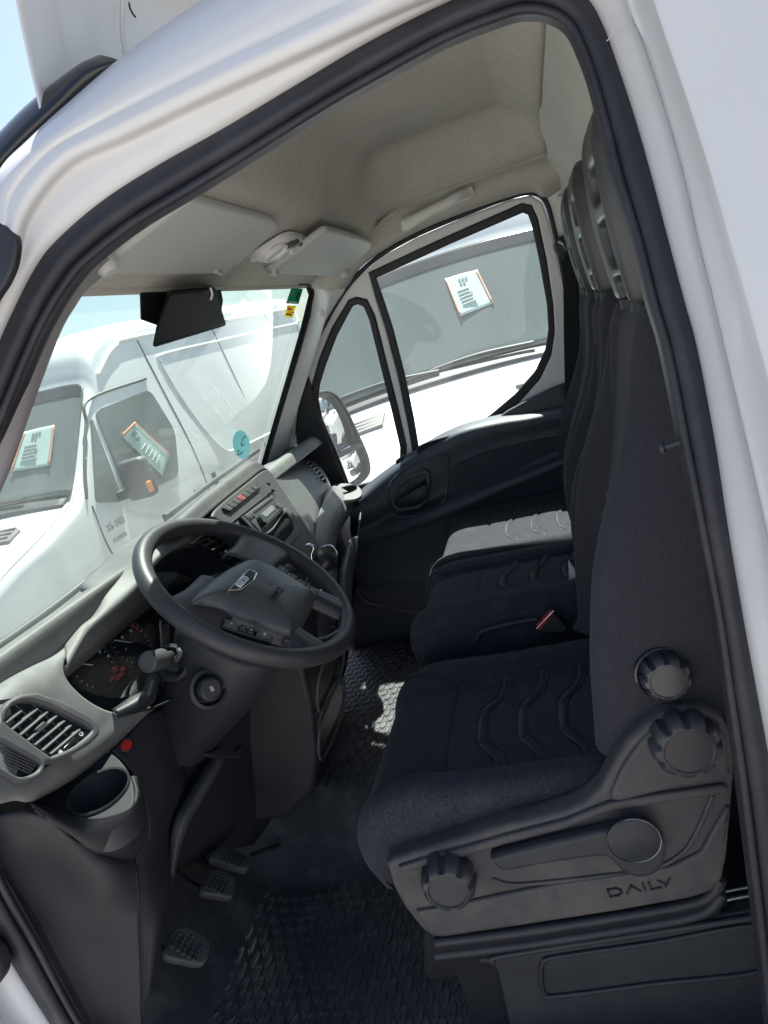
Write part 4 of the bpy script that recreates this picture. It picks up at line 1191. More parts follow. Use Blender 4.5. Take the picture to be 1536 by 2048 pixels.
# binnacle hood and instrument recess
op = [Y(122,1335,.897), Y(150,1287,.905), Y(171,1260,.912), Y(215,1222,.90), Y(262,1178,.885), Y(302,1125,.868), Y(350,1090,.85), Y(400,1085,.835), Y(450,1108,.82), Y(498,1160,.80),
      Y(500,1220,.80), Y(450,1320,.815), Y(380,1380,.83), Y(300,1418,.85), Y(222,1427,.865), Y(160,1394,.88)]
base_pts = [Y(130,1243,.99), Y(165,1215,.985), Y(205,1190,.98), V((.40,.985,1.598)), V((.47,.985,1.61)), V((.54,.98,1.62)), V((.61,.97,1.625)), V((.67,.95,1.62)), V((.73,.92,1.60)), V((.76,.88,1.54))]
top_op = op[:10]
mid = [(a * 0.45 + b * 0.55) + V((0, -0.01, 0.012)) for a, b in zip(base_pts, top_op)]
lip = [p + V((0, -0.012, 0.004)) for p in top_op]
inr = [p + V((0, 0.008, -0.008)) for p in top_op]
patch('binnacle_hood', [base_pts, mid, lip, inr], M_DASHSUN, dash, nu=60, nv=24, thick=0.005)
cen = sum(op, V()) / len(op)
bk_ = [cen + (p - cen) * 0.90 + V((0.0, 0.075, -0.035)) for p in op]
patch('binnacle_wall', [op, [(a + b) / 2 for a, b in zip(op, bk_)], bk_], M_BLACK, dash, nu=80, nv=8, closed=True, thick=0.003)
cl = thing('instrument_cluster', cen, None, None, parent=dash)
CP0, CPN = sum(bk_, V()) / len(bk_), V((0.0, -0.93, 0.37)).normalized()
plate('cluster_face', cr(bk_, 60, True), M_DARK, cl, plane=(CP0, CPN), thick=0.01, bev=0.0, toward=(0, -1, 0))
def cpt(u, v, lift=0.006): return on(u, v, CP0 + CPN * lift, CPN)
def arc(c, r, a0, a1, n=24):
    ax, ay = V((1, 0, 0)), CPN.cross(V((1, 0, 0)))
    return [c + ax * (r * math.cos(lerp(a0, a1, k / n))) + ay * (r * math.sin(lerp(a0, a1, k / n))) for k in range(n + 1)]
M_REDLIT = mat('red_figure', (0.22, 0.02, 0.035), 0.5, emit=((1.0, 0.05, 0.12), 0.015))
for (u, v) in ((185, 1330), (262, 1285)):
    c = cpt(u, v)
    tube('gauge_ring', arc(c, 0.055, 0, 2 * math.pi, 40)[:-1], 0.0016, M_BLACK, cl, n=6, closed=True)
    tk_v, tk_f = [], []
    ax, ay = V((1, 0, 0)), CPN.cross(V((1, 0, 0)))
    for k in range(19):
        an = math.radians(220 - k * 260 / 18)
        d = ax * math.cos(an) + ay * math.sin(an)
        w = CPN.cross(d) * 0.0006
        b0 = len(tk_v)
        tk_v += [c + d * 0.045 - w, c + d * 0.045 + w, c + d * 0.050 + w, c + d * 0.050 - w]
        tk_f.append((b0, b0 + 1, b0 + 2, b0 + 3))
    t = mk('gauge_ticks', tk_v, tk_f, M_WHITEPRINT, cl, smooth=False)
    tube('gauge_needle', [c, c + (ax * -0.5 + ay * 0.4).normalized() * 0.042], 0.0011, M_WHITEPRINT, cl, n=6)
tube('gauge_arc', arc(cpt(262, 1285, 0.0065), 0.043, math.radians(10), math.radians(60)), 0.0012, M_REDLIT, cl, n=5)
for k, (u, v, s) in enumerate(((228, 1340, '120'), (240, 1352, 'KM/H'), (246, 1338, '8:8'), (226, 1356, '0421'))):
    text('gauge_figure', s, cpt(u, v, 0.0075), CPN, (1, 0, 0), 0.011, M_REDLIT, cl)
for k, (u, v) in enumerate(((200, 1292), (200, 1304), (216, 1311), (245, 1275), (262, 1262), (252, 1298))):
    text('gauge_icon', 'DPnDDc'[k], cpt(u, v, 0.0075), CPN, (1, 0, 0), 0.009, M_WHITEPRINT, cl)
plate('cluster_lens', cr([p + V((0, -0.045, 0.018)) for p in bk_], 60, True), G_CLUSTER, cl, plane=(CP0 + V((0, -0.045, 0.018)), V((0, -0.80, 0.6))), thick=0.0, bev=0.0, toward=(0, -1, 0))

# cup holder module at the driver's door
CU = Y(199, 1584, .835)
CUN = V((-0.14, -0.10, 0.985)).normalized()
def cu_(u, v, lift=0.0): return on(u, v, CU + CUN * lift, CUN)
def ring_pts(c, n, r, k=40):
    M = frame_of(c, n)
    return [M @ V((r * math.cos(2 * math.pi * i / k), r * math.sin(2 * math.pi * i / k), 0)) for i in range(k)]
led = [cu_(*p) for p in ((48,1602),(90,1582),(146,1546),(190,1518),(218,1505),(245,1526),(262,1556),(268,1590),(262,1614),(234,1630),(190,1639),(142,1633),(104,1622),(60,1610))]
plate('cup_ledge', cr(led, 60, True), M_LOWER, dash, holes=[ring_pts(CU, CUN, 0.047)], plane=(CU, CUN), thick=0.010, bev=0.003, toward=(0, 0, 1))
lathe('cup_well', [(0.0500, 0.001), (0.0495, 0.0055), (0.0465, 0.004), (0.044, -0.02), (0.041, -0.085), (0.0, -0.088)], CU, CUN, M_BLACK, dash, n=48, cap0=False)
q1 = [cu_(*p, -0.004) for p in ((60,1609),(104,1621),(142,1632),(190,1638),(234,1629),(262,1613),(270,1585),(262,1553))]
q2 = [Y(66,1616,.864), Y(108,1640,.850), Y(150,1662,.836), Y(198,1672,.828), Y(246,1662,.832), Y(274,1638,.84), Y(284,1605,.85), Y(272,1556,.862)]
q3 = [Y(80,1620,.867), Y(128,1652,.862), Y(168,1680,.855), Y(208,1698,.852), Y(250,1696,.854), Y(282,1672,.858), Y(292,1630,.864), Y(280,1560,.872)]
q4 = [Y(90,1624,.87), Y(140,1660,.87), Y(176,1694,.87), Y(210,1714,.87), Y(250,1720,.872), Y(276,1704,.875), Y(294,1660,.88), Y(287,1568,.89)]
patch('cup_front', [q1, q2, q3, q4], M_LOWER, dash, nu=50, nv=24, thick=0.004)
# switch column right of the cup holder
s_rows = [[Y(220,1502,.876), Y(255,1470,.876), Y(294,1428,.878), Y(330,1420,.89), Y(345,1424,.93)],
          [Y(264,1547,.866), Y(282,1524,.868), Y(312,1495,.876), Y(345,1478,.90), Y(356,1480,.95)],
          [Y(287,1610,.862), Y(302,1592,.866), Y(322,1575,.878), Y(345,1562,.905), Y(372,1575,.97)],
          [Y(294,1668,.868), Y(305,1655,.872), Y(322,1640,.886), Y(332,1640,.92), Y(345,1655,.98)],
          [Y(268,1725,.876), Y(290,1712,.88), Y(312,1692,.90), Y(328,1690,.93), Y(342,1700,.99)],
          [X(280,1850,.075), X(296,1840,.085), X(312,1830,.10), X(326,1800,.14), X(335,1800,.20)],
          [X(285,2005,.055), X(290,2000,.06), X(294,1990,.065), X(300,1960,.09), X(305,1950,.12)]]
patch('switch_column', s_rows, M_LOWER, dash, nu=30, nv=50, thick=0.005)
rb = Y(251, 1492, .869)
lathe('button_rim', [(0.0130, -0.004), (0.0130, 0.003), (0.0112, 0.0045), (0.0102, 0.002)], rb, V((-0.1, -0.80, 0.6)), M_BLACK, dash, n=32, sx=1.25)
lathe('red_button', [(0.0102, 0.0), (0.0098, 0.0035), (0.0, 0.0045)], rb, V((-0.1, -0.80, 0.6)), M_RED, dash, n=32, sx=1.25)
# side kick panel facing the door
k_rows = [[X(-110,1650,.02), X(0,1626,.025), Y(90,1628,.872), Y(180,1698,.872), Y(264,1724,.875)],
          [X(-70,1670,.012), X(20,1720,.030), X(120,1730,.050), Y(210,1745,.866), Y(272,1750,.872)],
          [X(0,1755,.004), X(60,1820,.030), X(150,1830,.050), X(225,1840,.066), X(279,1850,.072)],
          [X(80,1898,.004), X(120,1920,.028), X(180,1930,.042), X(240,1935,.054), X(283,1940,.060)],
          [X(165,2052,.004), X(190,2052,.024), X(220,2050,.034), X(250,2046,.044), X(284,2035,.052)],
          [X(200,2110,.004), X(225,2110,.022), X(245,2110,.032), X(265,2106,.042), X(290,2095,.05)]]
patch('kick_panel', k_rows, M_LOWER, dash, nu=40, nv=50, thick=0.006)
tube('panel_gap', [Y(264,1726,.868), Y(273,1752,.866), X(280,1850,.070), X(284,1940,.058), X(285,2030,.050)], 0.0014, M_INK, dash, n=6, res=40)
# underside and knee panel in the dark of the footwell
patch('knee_panel', [[Y(300,1424,.885), Y(400,1390,.875), Y(500,1330,.87), Y(600,1270,.85), Y(700,1210,.83)],
                     [Y(335,1560,.955), Y(430,1510,.95), Y(520,1460,.94), Y(610,1390,.92), Y(690,1330,.90)],
                     [Y(350,1690,1.02), Y(450,1640,1.01), Y(530,1600,1.0), Y(600,1530,.97), Y(650,1470,.95)],
                     [Y(355,1735,1.09), Y(450,1698,1.08), Y(530,1680,1.07), Y(580,1645,1.05), Y(620,1600,1.0)]], M_BLACK, dash, nu=40, nv=30, thick=0.006)
box('under_shade', (0.50, 1.08, 1.28), (0.62, 0.22, 0.34), M_DARK, dash, bev=0.01)  # dark block added as shade behind the knee panel
# bracket rail from the switch column down into the footwell
patch('bracket_rail', [[Y(430,1500,.92), Y(380,1580,.93), Y(345,1650,.93), Y(335,1750,.95)], [Y(446,1510,.90), Y(400,1590,.905), Y(368,1650,.91), Y(342,1760,.94)], [Y(452,1520,.93), Y(406,1600,.94), Y(374,1660,.94), Y(345,1770,.97)]], M_GREY, dash, nu=20, nv=8, thick=0.004)

# ------------------------------------------------------------------ centre stack
CS0, CSN = V((0.85, 0.785, 1.60)), V((0.0, -0.93, 0.37)).normalized()
def cs(u, v, lift=0.0): return on(u, v, CS0 + CSN * lift, CSN)
stk = [cs(*p) for p in ((424,1030),(440,1006),(490,966),(528,938),(544,946),(566,978),(592,1016),(620,1060),(640,1098),(610,1128),(565,1140),(525,1112),(480,1072),(446,1048))]
plate('centre_stack', cr(stk, 80, True), M_GREY, dash, plane=(CS0, CSN), thick=0.05, bev=0.008, bres=3)
patch('stack_crown', [[cs(u, v, 0.0) for u, v in ((370,1072),(397,1044),(441,1005),(490,966),(528,938),(546,950))], [cs(u, v, 0.004) + V((0, 0.035, 0.022)) for u, v in ((366,1068),(395,1040),(438,1001),(487,962),(527,934),(548,946))],
                      [V((0.55, 0.93, 1.60)), V((0.65, 0.93, 1.615)), V((0.78, 0.93, 1.618)), V((0.9, 0.93, 1.618)), V((1.02, 0.93, 1.61)), V((1.1, 0.93, 1.60))]], M_GREY, dash, nu=40, nv=16, thick=0.004)  # darker plastic than the shelf paints the crown as unlit
# oddments tray on the dash top, its shaded hollow painted as a dark plate
ty = [on(u, v, V((0.7, 0.9, 1.612)), V((0, 0.05, 1))) for u, v in ((352,1046),(372,1026),(400,1012),(416,1010),(418,1018),(404,1032),(384,1050),(362,1058))]
plate('dash_tray', ty, M_DARK, dash, thick=0.012, bev=0.002, res=40, toward=(0, 0, 1), lift=0.010)
tube('tray_rim', [p + V((0, 0, 0.008)) for p in ty], 0.004, M_GREY, dash, n=8, closed=True, res=50)
# switch bank
sb_ = [(444, 1015), (509, 966), (521, 975), (461, 1023)]
plate('switch_bank', [cs(*p, 0.001) for p in sb_], M_BLACK, dash, plane=(CS0 + CSN * 0.001, CSN), thick=0.004, bev=0.0008, lift=0.001)
for k in range(7):
    f0, f1 = (k + 0.06) / 7, (k + 0.94) / 7
    def sb(f, g):
        a = mix2(sb_[0], sb_[1], f); b = mix2(sb_[3], sb_[2], f)
        return mix2(a, b, g)
    m = mat('hazard_red', (0.40, 0.10, 0.11), 0.5) if k == 3 else M_GREY
    plate('hazard_switch' if k == 3 else 'switch', [cs(*sb(f0, 0.08), 0.006), cs(*sb(f1, 0.08), 0.006), cs(*sb(f1, 0.92), 0.006), cs(*sb(f0, 0.92), 0.006)], m, dash, plane=(CS0 + CSN * 0.006, CSN), thick=0.006, bev=0.001)
    c = cs(*sb((f0 + f1) / 2, 0.55), 0.0068)
    text('switch_mark', '\u0050-A\u0394*-A'[k], c, CSN, (1, 0, 0), 0.012, M_PRINT, dash, ext=0.0003)
tube('stack_groove', [cs(*p, 0.0015) for p in ((462, 1046), (500, 1016), (545, 981))], 0.0014, M_INK, dash, n=6, res=20)
# radio
rad = thing('radio', cs(530, 1030), None, None, parent=dash)
rq = [(490, 1030), (546, 990), (569, 1018), (524, 1066)]
def rp_(f, g, lift=0.012): return cs(*mix2(mix2(rq[0], rq[1], f), mix2(rq[3], rq[2], f), g), lift)
plate('radio_body', [rp_(0, 0), rp_(1, 0), rp_(1, 1), rp_(0, 1)], M_GREY, rad, plane=(CS0 + CSN * 0.012, CSN), thick=0.02, bev=0.0025)
plate('radio_side', [cs(*p, 0.010) for p in ((481, 1034), (490, 1029), (525, 1066), (520, 1073))], M_GLOSS, rad, plane=(CS0 + CSN * 0.010, CSN), thick=0.012, bev=0.002)
plate('disc_slot', [rp_(.24, .12, .0128), rp_(.93, .12, .0128), rp_(.93, .20, .0128), rp_(.24, .20, .0128)], M_DARK, rad, thick=0.002, bev=0.0)
plate('radio_screen', [rp_(.36, .38, .0135), rp_(.80, .38, .0135), rp_(.80, .66, .0135), rp_(.36, .66, .0135)], mat('lcd_grey', (0.22, 0.24, 0.23), 0.25), rad, thick=0.003, bev=0.0005)
plate('screen_shade', [rp_(.80, .36, .0133), rp_(.92, .36, .0133), rp_(.92, .62, .0133), rp_(.80, .62, .0133)], M_GLOSS, rad, thick=0.003, bev=0.0005)
lathe('radio_knob', [(0.0145, 0.0), (0.0140, 0.012), (0.0125, 0.014), (0.0, 0.014)], rp_(.20, .62), CSN, M_GLOSS, rad, n=28)
for k in range(7):
    f = .30 + .092 * k
    plate('radio_key', [rp_(f, .80, .0145), rp_(f + .07, .80, .0145), rp_(f + .07, .92, .0145), rp_(f, .92, .0145)], M_HEAD, rad, thick=0.004, bev=0.0008)
for k in range(2):
    plate('radio_key', [rp_(.06 + .09 * k, .16, .0145), rp_(.13 + .09 * k, .16, .0145), rp_(.13 + .09 * k, .28, .0145), rp_(.06 + .09 * k, .28, .0145)], M_HEAD, rad, thick=0.004, bev=0.0008)
lathe('radio_dial', [(0.011, 0.0), (0.011, 0.003), (0.009, 0.004), (0.0, 0.004)], rp_(.92, .72), CSN, M_GREY, rad, n=24)
# cubby under the radio, its shaded opening painted as a flat dark plate
cub = [cs(*p, 0.002) for p in ((530,1076),(548,1060),(571,1027),(582,1036),(588,1050),(587,1062),(574,1078),(560,1090))]
plate('cubby', cub, M_DARK, dash, plane=(CS0 + CSN * 0.002, CSN), thick=0.008, bev=0.001, res=50)
cub_o = [cs(*p, 0.008) for p in ((520,1080),(548,1052),(571,1016),(590,1030),(602,1052),(602,1066),(584,1088),(562,1104))]
plate('cubby_rim', cr(cub_o, 60, True), M_GREY, dash, plane=(CS0 + CSN * 0.008, CSN), holes=[cr([cs(*p, 0.008) for p in ((530,1076),(548,1060),(571,1027),(582,1036),(588,1050),(587,1062),(574,1078),(560,1090))], 50, True)], thick=0.012, bev=0.003)
# middle vents beside the binnacle
MV0 = Y(455, 1105, .80)
MVN = V((0.05, -0.93, 0.36)).normalized()
def mv(u, v, lift=0.0): return on(u, v, MV0 + MVN * lift, MVN)
plate('throat_shade', [mv(*p) for p in ((385,1084),(410,1072),(450,1076),(500,1100),(512,1128),(500,1150),(470,1130),(430,1100))], M_DARK, dash, plane=(MV0, MVN), thick=0.012, bev=0.001)  # flat dark plate painting the shade inside the vent
for a, b in (((392,1086),(420,1074)), ((408,1092),(440,1076)), ((424,1100),(458,1082)), ((440,1108),(478,1090)), ((456,1118),(494,1098)), ((472,1128),(506,1110)), ((486,1140),(510,1126))):
    blade(mv(*a, 0.004), mv(*b, 0.004), 0.004, M_GREY, dash, MVN)
plate('vent_tab', [mv(*p, 0.010) for p in ((448,1104),(458,1093),(466,1096),(457,1107))], M_CHROME, dash, thick=0.008, bev=0.002)
tube('vent_edge', [mv(*p, 0.006) for p in ((384,1086),(410,1070),(455,1074),(502,1098),(516,1126))], 0.004, M_GREY, dash, n=8, res=30)

# ------------------------------------------------------------------ passenger side: lid, far vent, cup arm
lid = [[Y(528,946,.835), Y(548,975,.81), Y(566,1006,.785), Y(585,1035,.76), Y(604,1064,.738), Y(632,1096,.715)],
       [Y(545,932,.885), Y(572,958,.84), Y(592,990,.80), Y(604,1022,.768), Y(616,1056,.742), Y(634,1098,.716)],
       [Y(574,918,.93), Y(602,938,.87), Y(622,968,.82), Y(626,1010,.778), Y(626,1050,.745), Y(635,1099,.717)],
       [Y(590,909,.95), Y(624,922,.89), Y(648,950,.83), Y(645,1000,.785), Y(634,1048,.748), Y(636,1100,.718)],
       [Y(606,912,.95), Y(638,936,.87), Y(660,968,.81), Y(656,992,.79), Y(640,1040,.758), Y(637,1100,.722)]]
patch('passenger_lid', lid, mat('lid_plastic', (0.085, 0.086, 0.088), 0.42, spec=0.45, bump=(500, 0.15, 0.001), dust=(9, 0.4, 0.8, (0.17, 0.165, 0.15), 0.5)), dash, nu=50, nv=40, thick=0.006)
tube('lid_edge', [Y(532,938,.845), Y(552,968,.81), Y(570,1000,.782), Y(588,1030,.757), Y(607,1060,.735), Y(632,1094,.712)], 0.0035, M_BLACK, dash, n=8, res=40)
patch('lid_gap', [[Y(513,946,.83), Y(540,978,.79), Y(570,1020,.76), Y(600,1070,.735), Y(628,1104,.72)], [Y(528,946,.85), Y(552,976,.825), Y(575,1012,.79), Y(604,1064,.755), Y(634,1100,.73)]], M_DARK, dash, nu=24, nv=4, thick=0.003)
for k, (u, v) in enumerate(((536, 968), (545, 981), (566, 1008))):
    lathe('trim_clip', [(0.006, 0.0), (0.006, 0.004), (0.003, 0.006), (0.0, 0.006)], Y(u, v, .775), CSN, M_HEAD, dash, n=14)
fv_ = [Y(u, v, y) for u, v, y in ((606,918,.915),(614,916,.905),(632,936,.86),(648,958,.825),(651,966,.815),(640,960,.828),(624,942,.86))]
plate('far_vent', [p + V((-0.004, -0.006, 0.005)) for p in fv_], M_DARK, dash, thick=0.008, bev=0.001, res=40)
for k in range(6):
    u, v = lerp(616, 645, k / 5), lerp(924, 958, k / 5)
    y = lerp(.89, .82, k / 5)
    tube('vent_fin', [Y(u - 3, v + 3, y - 0.012), Y(u + 4, v - 3, y - 0.012)], 0.0025, M_HEAD, dash, n=6)
RC = Y(691, 981, .77)
RCN = V((-0.05, -0.08, 0.99)).normalized()
arm = [[Y(659,976,.775), Y(646,1006,.765), Y(634,1044,.742), Y(632,1090,.722), Y(640,1150,.72), Y(660,1230,.73)],
       [Y(672,972,.80), Y(664,998,.765), Y(652,1036,.738), Y(645,1090,.715), Y(650,1150,.71), Y(668,1230,.72)],
       [Y(700,985,.76), Y(682,1008,.75), Y(668,1042,.732), Y(658,1090,.712), Y(662,1150,.71), Y(676,1230,.72)],
       [Y(714,996,.76), Y(698,1022,.75), Y(680,1050,.74), Y(668,1090,.725), Y(672,1150,.725), Y(680,1230,.735)],
       [Y(716,1004,.80), Y(700,1030,.80), Y(684,1056,.80), Y(672,1092,.78), Y(676,1150,.78), Y(684,1230,.79)]]
patch('cup_arm', arm, mat('arm_plastic', (0.15, 0.15, 0.148), 0.5, spec=0.4, bump=(500, 0.2, 0.001)), dash, nu=40, nv=30, thick=0.005)
rl = [on(u, v, RC, RCN) for u, v in ((656,982),(664,970),(690,966),(712,970),(722,978),(722,990),(706,998),(680,1000),(662,994))]
plate('cup_rest', cr(rl, 50, True), MATS['arm_plastic'], dash, holes=[ring_pts(RC, RCN, 0.040)], plane=(RC, RCN), thick=0.012, bev=0.004, toward=(0, 0, 1))
lathe('cup_well', [(0.040, 0.003), (0.043, 0.006), (0.040, 0.004), (0.037, -0.03), (0.035, -0.06), (0.0, -0.06)], RC, RCN, M_BLACK, dash, n=40, cap0=False)
patch('arm_side', [[Y(720,982,.78), Y(724,1010,.76), Y(722,1040,.75), Y(716,1080,.74), Y(712,1130,.73)], [Y(712,996,.80), Y(714,1016,.82), Y(710,1046,.82), Y(704,1086,.80), Y(700,1140,.78)]], M_BLACK, dash, nu=20, nv=6, thick=0.006)
patch('glove_recess', [[Y(640,1000,.93), Y(690,1000,.95), Y(735,1000,.95)], [Y(640,1100,.93), Y(690,1090,.95), Y(735,1080,.95)], [Y(660,1240,.93), Y(700,1230,.95), Y(735,1220,.95)]], M_DARK, dash, nu=12, nv=10, thick=0.004)
box('passenger_bulk', (1.36, 0.98, 1.28), (0.66, 0.22, 0.50), M_DARK, dash, bev=0.02)  # plain dark block standing for the bulk of the passenger side
# console side wall with its sunlit upper edge
wall = [[Y(716,1072,.735), Y(712,1110,.725), Y(704,1150,.72), Y(700,1220,.72), Y(706,1300,.74)], [Y(702,1076,.72), Y(696,1112,.712), Y(688,1150,.708), Y(686,1220,.71), Y(692,1300,.73)],
        [Y(696,1090,.74), Y(686,1120,.735), Y(678,1155,.73), Y(678,1220,.73), Y(684,1300,.75)]]
patch('console_wall', wall, M_GREY, dash, nu=30, nv=10, thick=0.005)
# console below the stack
prof_c = [(0.735, 1.43), (0.72, 1.36), (0.725, 1.25), (0.745, 1.10), (0.78, 0.96), (0.83, 0.86), (0.92, 0.80), (1.02, 0.795), (1.02, 1.43)]
cvs, cfs = [], []
for x in (0.70, 0.985):
    for (y, z) in prof_c:
        cvs.append((x, y, z))
n_ = len(prof_c)
for i in range(n_):
    cfs.append((i, (i + 1) % n_, n_ + (i + 1) % n_, n_ + i))
cfs += [tuple(range(n_ - 1, -1, -1)), tuple(range(n_, 2 * n_))]
bevel(mk('console_body', cvs, cfs, M_BLACK, dash, angle=35), 0.014, 4)
for k, (z0, z1) in enumerate(((1.06, 1.16), (0.93, 1.03))):
    ps = [V((0.74, lerp(0.80, 0.735, (z - 0.93) / 0.2) - 0.012, z)) for z in (z0, z1)]
    tube('pocket_edge', [V((0.73, ps[0].y, z0)), V((0.95, ps[0].y, z0)), V((0.96, ps[1].y, z1)), V((0.73, ps[1].y, z1))], 0.004, M_GREY, dash, n=8, closed=True, res=40)
# loose wiring and switch cluster behind the wheel
for k in range(7):
    u, v = 612 + 5 * k + random.uniform(-3, 3), 1150 + 7 * k + random.uniform(-4, 4)
    tube('wiring', [Y(u, v, .74), Y(u + random.uniform(-8, 8), v + 12, .70), Y(u + random.uniform(-2, 12), v + 22, .71), Y(u + 14, v + 26, .75)], 0.003, (M_HEAD, M_GREY, M_WHITEPRINT)[k % 3], dash, n=6, res=18)

# ================================================================== gear lever
gl = thing('gear_lever', (0.9, 0.72, 1.35), 'black ball gear lever with chrome inlay beside the steering wheel', 'gear lever')
GC = at(650, 1123, x=0.88)
lathe('lever_ball', [(0.0, -0.033), (0.014, -0.031), (0.024, -0.024), (0.031, -0.012), (0.033, 0.0), (0.0315, 0.012), (0.026, 0.022), (0.016, 0.028), (0.0, 0.030)], GC, V((-0.1, -0.35, 0.93)), mat('lever_leather', (0.014, 0.015, 0.018), 0.35), gl, n=40)
gi = [at(u, v, x=0.862) for u, v in ((643, 1094), (660, 1090), (672, 1100), (675, 1112), (668, 1114), (656, 1106), (644, 1103))]
plate('lever_inlay', gi, M_CHROME, gl, thick=0.004, bev=0.001, res=30)
text('lever_mark', '1 3 5 R', at(658, 1101, x=0.858), (EYE - GC), at(675, 1108, x=.862) - at(643, 1096, x=.862), 0.008, M_INK, gl, ext=0.0002)
tube('lever_stem', [GC + V((0, 0.012, -0.025)), GC + V((0.0, 0.05, -0.10)), GC + V((0.0, 0.08, -0.16))], 0.009, M_CHROME, gl, n=12, res=12)
lathe('lever_boot', [(0.05, 0.0), (0.045, 0.01), (0.047, 0.02), (0.036, 0.03), (0.038, 0.04), (0.026, 0.05), (0.027, 0.058), (0.016, 0.07), (0.0, 0.07)], GC + V((0.0, 0.085, -0.18)), V((0, -0.6, 0.8)), M_BLACK, gl, n=28)
tube('lever_collar', [at(u, v, x=0.88) for u, v in ((612, 1092), (620, 1090), (627, 1096), (623, 1108), (624, 1122))], 0.005, M_CHROME, gl, n=8, res=20)

# ================================================================== steering wheel
WT = math.radians(43.8)
WC = V((0.425, 0.652, 1.513))
WA, WB = V((1, 0, 0)), V((0, math.cos(WT), math.sin(WT)))
WN = WA.cross(WB)
if WN.z < 0: WN = -WN
sw = thing('steering_wheel', WC, 'black four spoke steering wheel with chrome badge on the hub, in front of the dials', 'steering wheel')
def wp(a, b, h=0.0): return WC + WA * a + WB * b + WN * h
def wl(u, v, h=0.0): return on(u, v, WC + WN * h, WN)
M_WHEEL = mat('wheel_rubber', (0.038, 0.036, 0.040), 0.45, spec=0.4, bump=(420, 0.15, 0.001), dust=(10, 0.5, 0.8, (0.09, 0.085, 0.08), 0.3))
RR = 0.2075
tube('rim', [wp(RR * math.cos(t), RR * math.sin(t)) for t in [2 * math.pi * k / 120 for k in range(120)]], 0.0178, M_WHEEL, sw, n=24, closed=True)
hub = [wl(u, v, 0.004) for u, v in ((375,1213),(416,1172),(462,1142),(499,1130),(533,1142),(567,1161),(613,1191),(626,1202),(622,1221),(605,1251),(583,1274),(567,1276),(484,1247),(439,1229),(401,1221))]
hc_ = sum(hub, V()) / len(hub)
def hub_ring(k, h): return [hc_ + (p - hc_) * k + WN * h for p in hub]
top_ring = hub_ring(0.02, 0.040)
M_HUB = mat('hub_plastic', (0.060, 0.062, 0.066), 0.40, spec=0.45, bump=(500, 0.2, 0.001), dust=(9, 0.45, 0.8, (0.11, 0.11, 0.10), 0.35))
patch('hub', [hub_ring(0.97, -0.02), hub_ring(1.0, 0.0), hub_ring(0.985, 0.010), hub_ring(0.93, 0.019), hub_ring(0.78, 0.029), hub_ring(0.5, 0.037), hub_ring(0.22, 0.040), top_ring], M_HUB, sw, nu=90, nv=40, closed=True)
def hs(u, v, h=0.03): return on(u, v, hc_ + WN * h, WN)
# spokes run from the hub to the rim
def spoke(name, p_hub, p_rim, w0, w1, m=M_WHEEL):
    d = (p_rim - p_hub).normalized()
    s = d.cross(WN).normalized()
    rows = []
    for off, h in ((-1, -0.010), (-0.92, 0.004), (-0.5, 0.010), (0, 0.010), (0.5, 0.010), (0.92, 0.004), (1, -0.010)):
        rows.append([p_hub + s * (off * w0) + WN * h, (p_hub + p_rim) / 2 + s * (off * (w0 + w1) / 2 * 0.86) + WN * (h * 0.9), p_rim + s * (off * w1) + WN * (h * 0.6)])
    return patch(name, rows, m, sw, nu=14, nv=20, thick=0.006)
spoke('spoke', wp(0.06, 0.03), wp(0.198, 0.035), 0.050, 0.060)
spoke('spoke', wp(-0.06, 0.03), wp(-0.198, 0.035), 0.050, 0.060)
spoke('spoke', wp(0.075, -0.075), wp(0.095, -0.188), 0.022, 0.030)
spoke('spoke', wp(-0.075, -0.075), wp(-0.095, -0.188), 0.022, 0.030)
bb = [wl(u, v, 0.0) for u, v in ((600,1262),(640,1206),(668,1222),(690,1248),(668,1274),(610,1284),(560,1284))]
br_ = [wl(u, v, 0.002) for u, v in ((566,1282),(600,1286),(650,1280),(680,1262),(694,1238),(680,1216),(645,1200))]
tube('lower_bridge', br_, 0.007, M_HUB, sw, n=10, res=40, flat=0.7)
# button strips on both lower spokes
def strip(pts, parts):
    st = [wl(u, v, 0.014) for u, v in pts]
    plate('button_bank', st, M_GLOSS, sw, plane=(WC + WN * 0.014, WN), thick=0.012, bev=0.002, toward=WN)
    for (f0, f1, m, nm) in parts:
        q = [st[0].lerp(st[1], f0), st[0].lerp(st[1], f1), st[3].lerp(st[2], f1), st[3].lerp(st[2], f0)]
        c = sum(q, V()) / 4
        q = [c + (p - c) * 0.86 + WN * 0.005 for p in q]
        plate('wheel_button', q, m, sw, plane=(WC + WN * 0.019, WN), thick=0.006, bev=0.0012, toward=WN)
        text('button_mark', nm, c + WN * 0.0055, WN, (1, 0, 0), 0.010, M_WHITEPRINT, sw, ext=0.0002)
strip([(446,1240),(548,1273),(543,1284),(444,1254)], ((0.0, 0.30, M_HUB, 'v'), (0.32, 0.46, M_BLACK, '-'), (0.48, 0.62, M_BLACK, '+'), (0.64, 0.98, M_HEAD, 'ok')))
strip([(558,1131),(640,1188),(630,1199),(549,1140)], ((0.0, 0.26, M_BLACK, '<'), (0.28, 0.48, M_BLACK, '+'), (0.50, 0.70, M_BLACK, '-'), (0.72, 0.98, M_BLACK, '>')))
tube('thumb_ball', [wl(514, 1253, 0.016), wl(514, 1253, 0.024)], 0.006, M_GLOSS, sw, n=12)
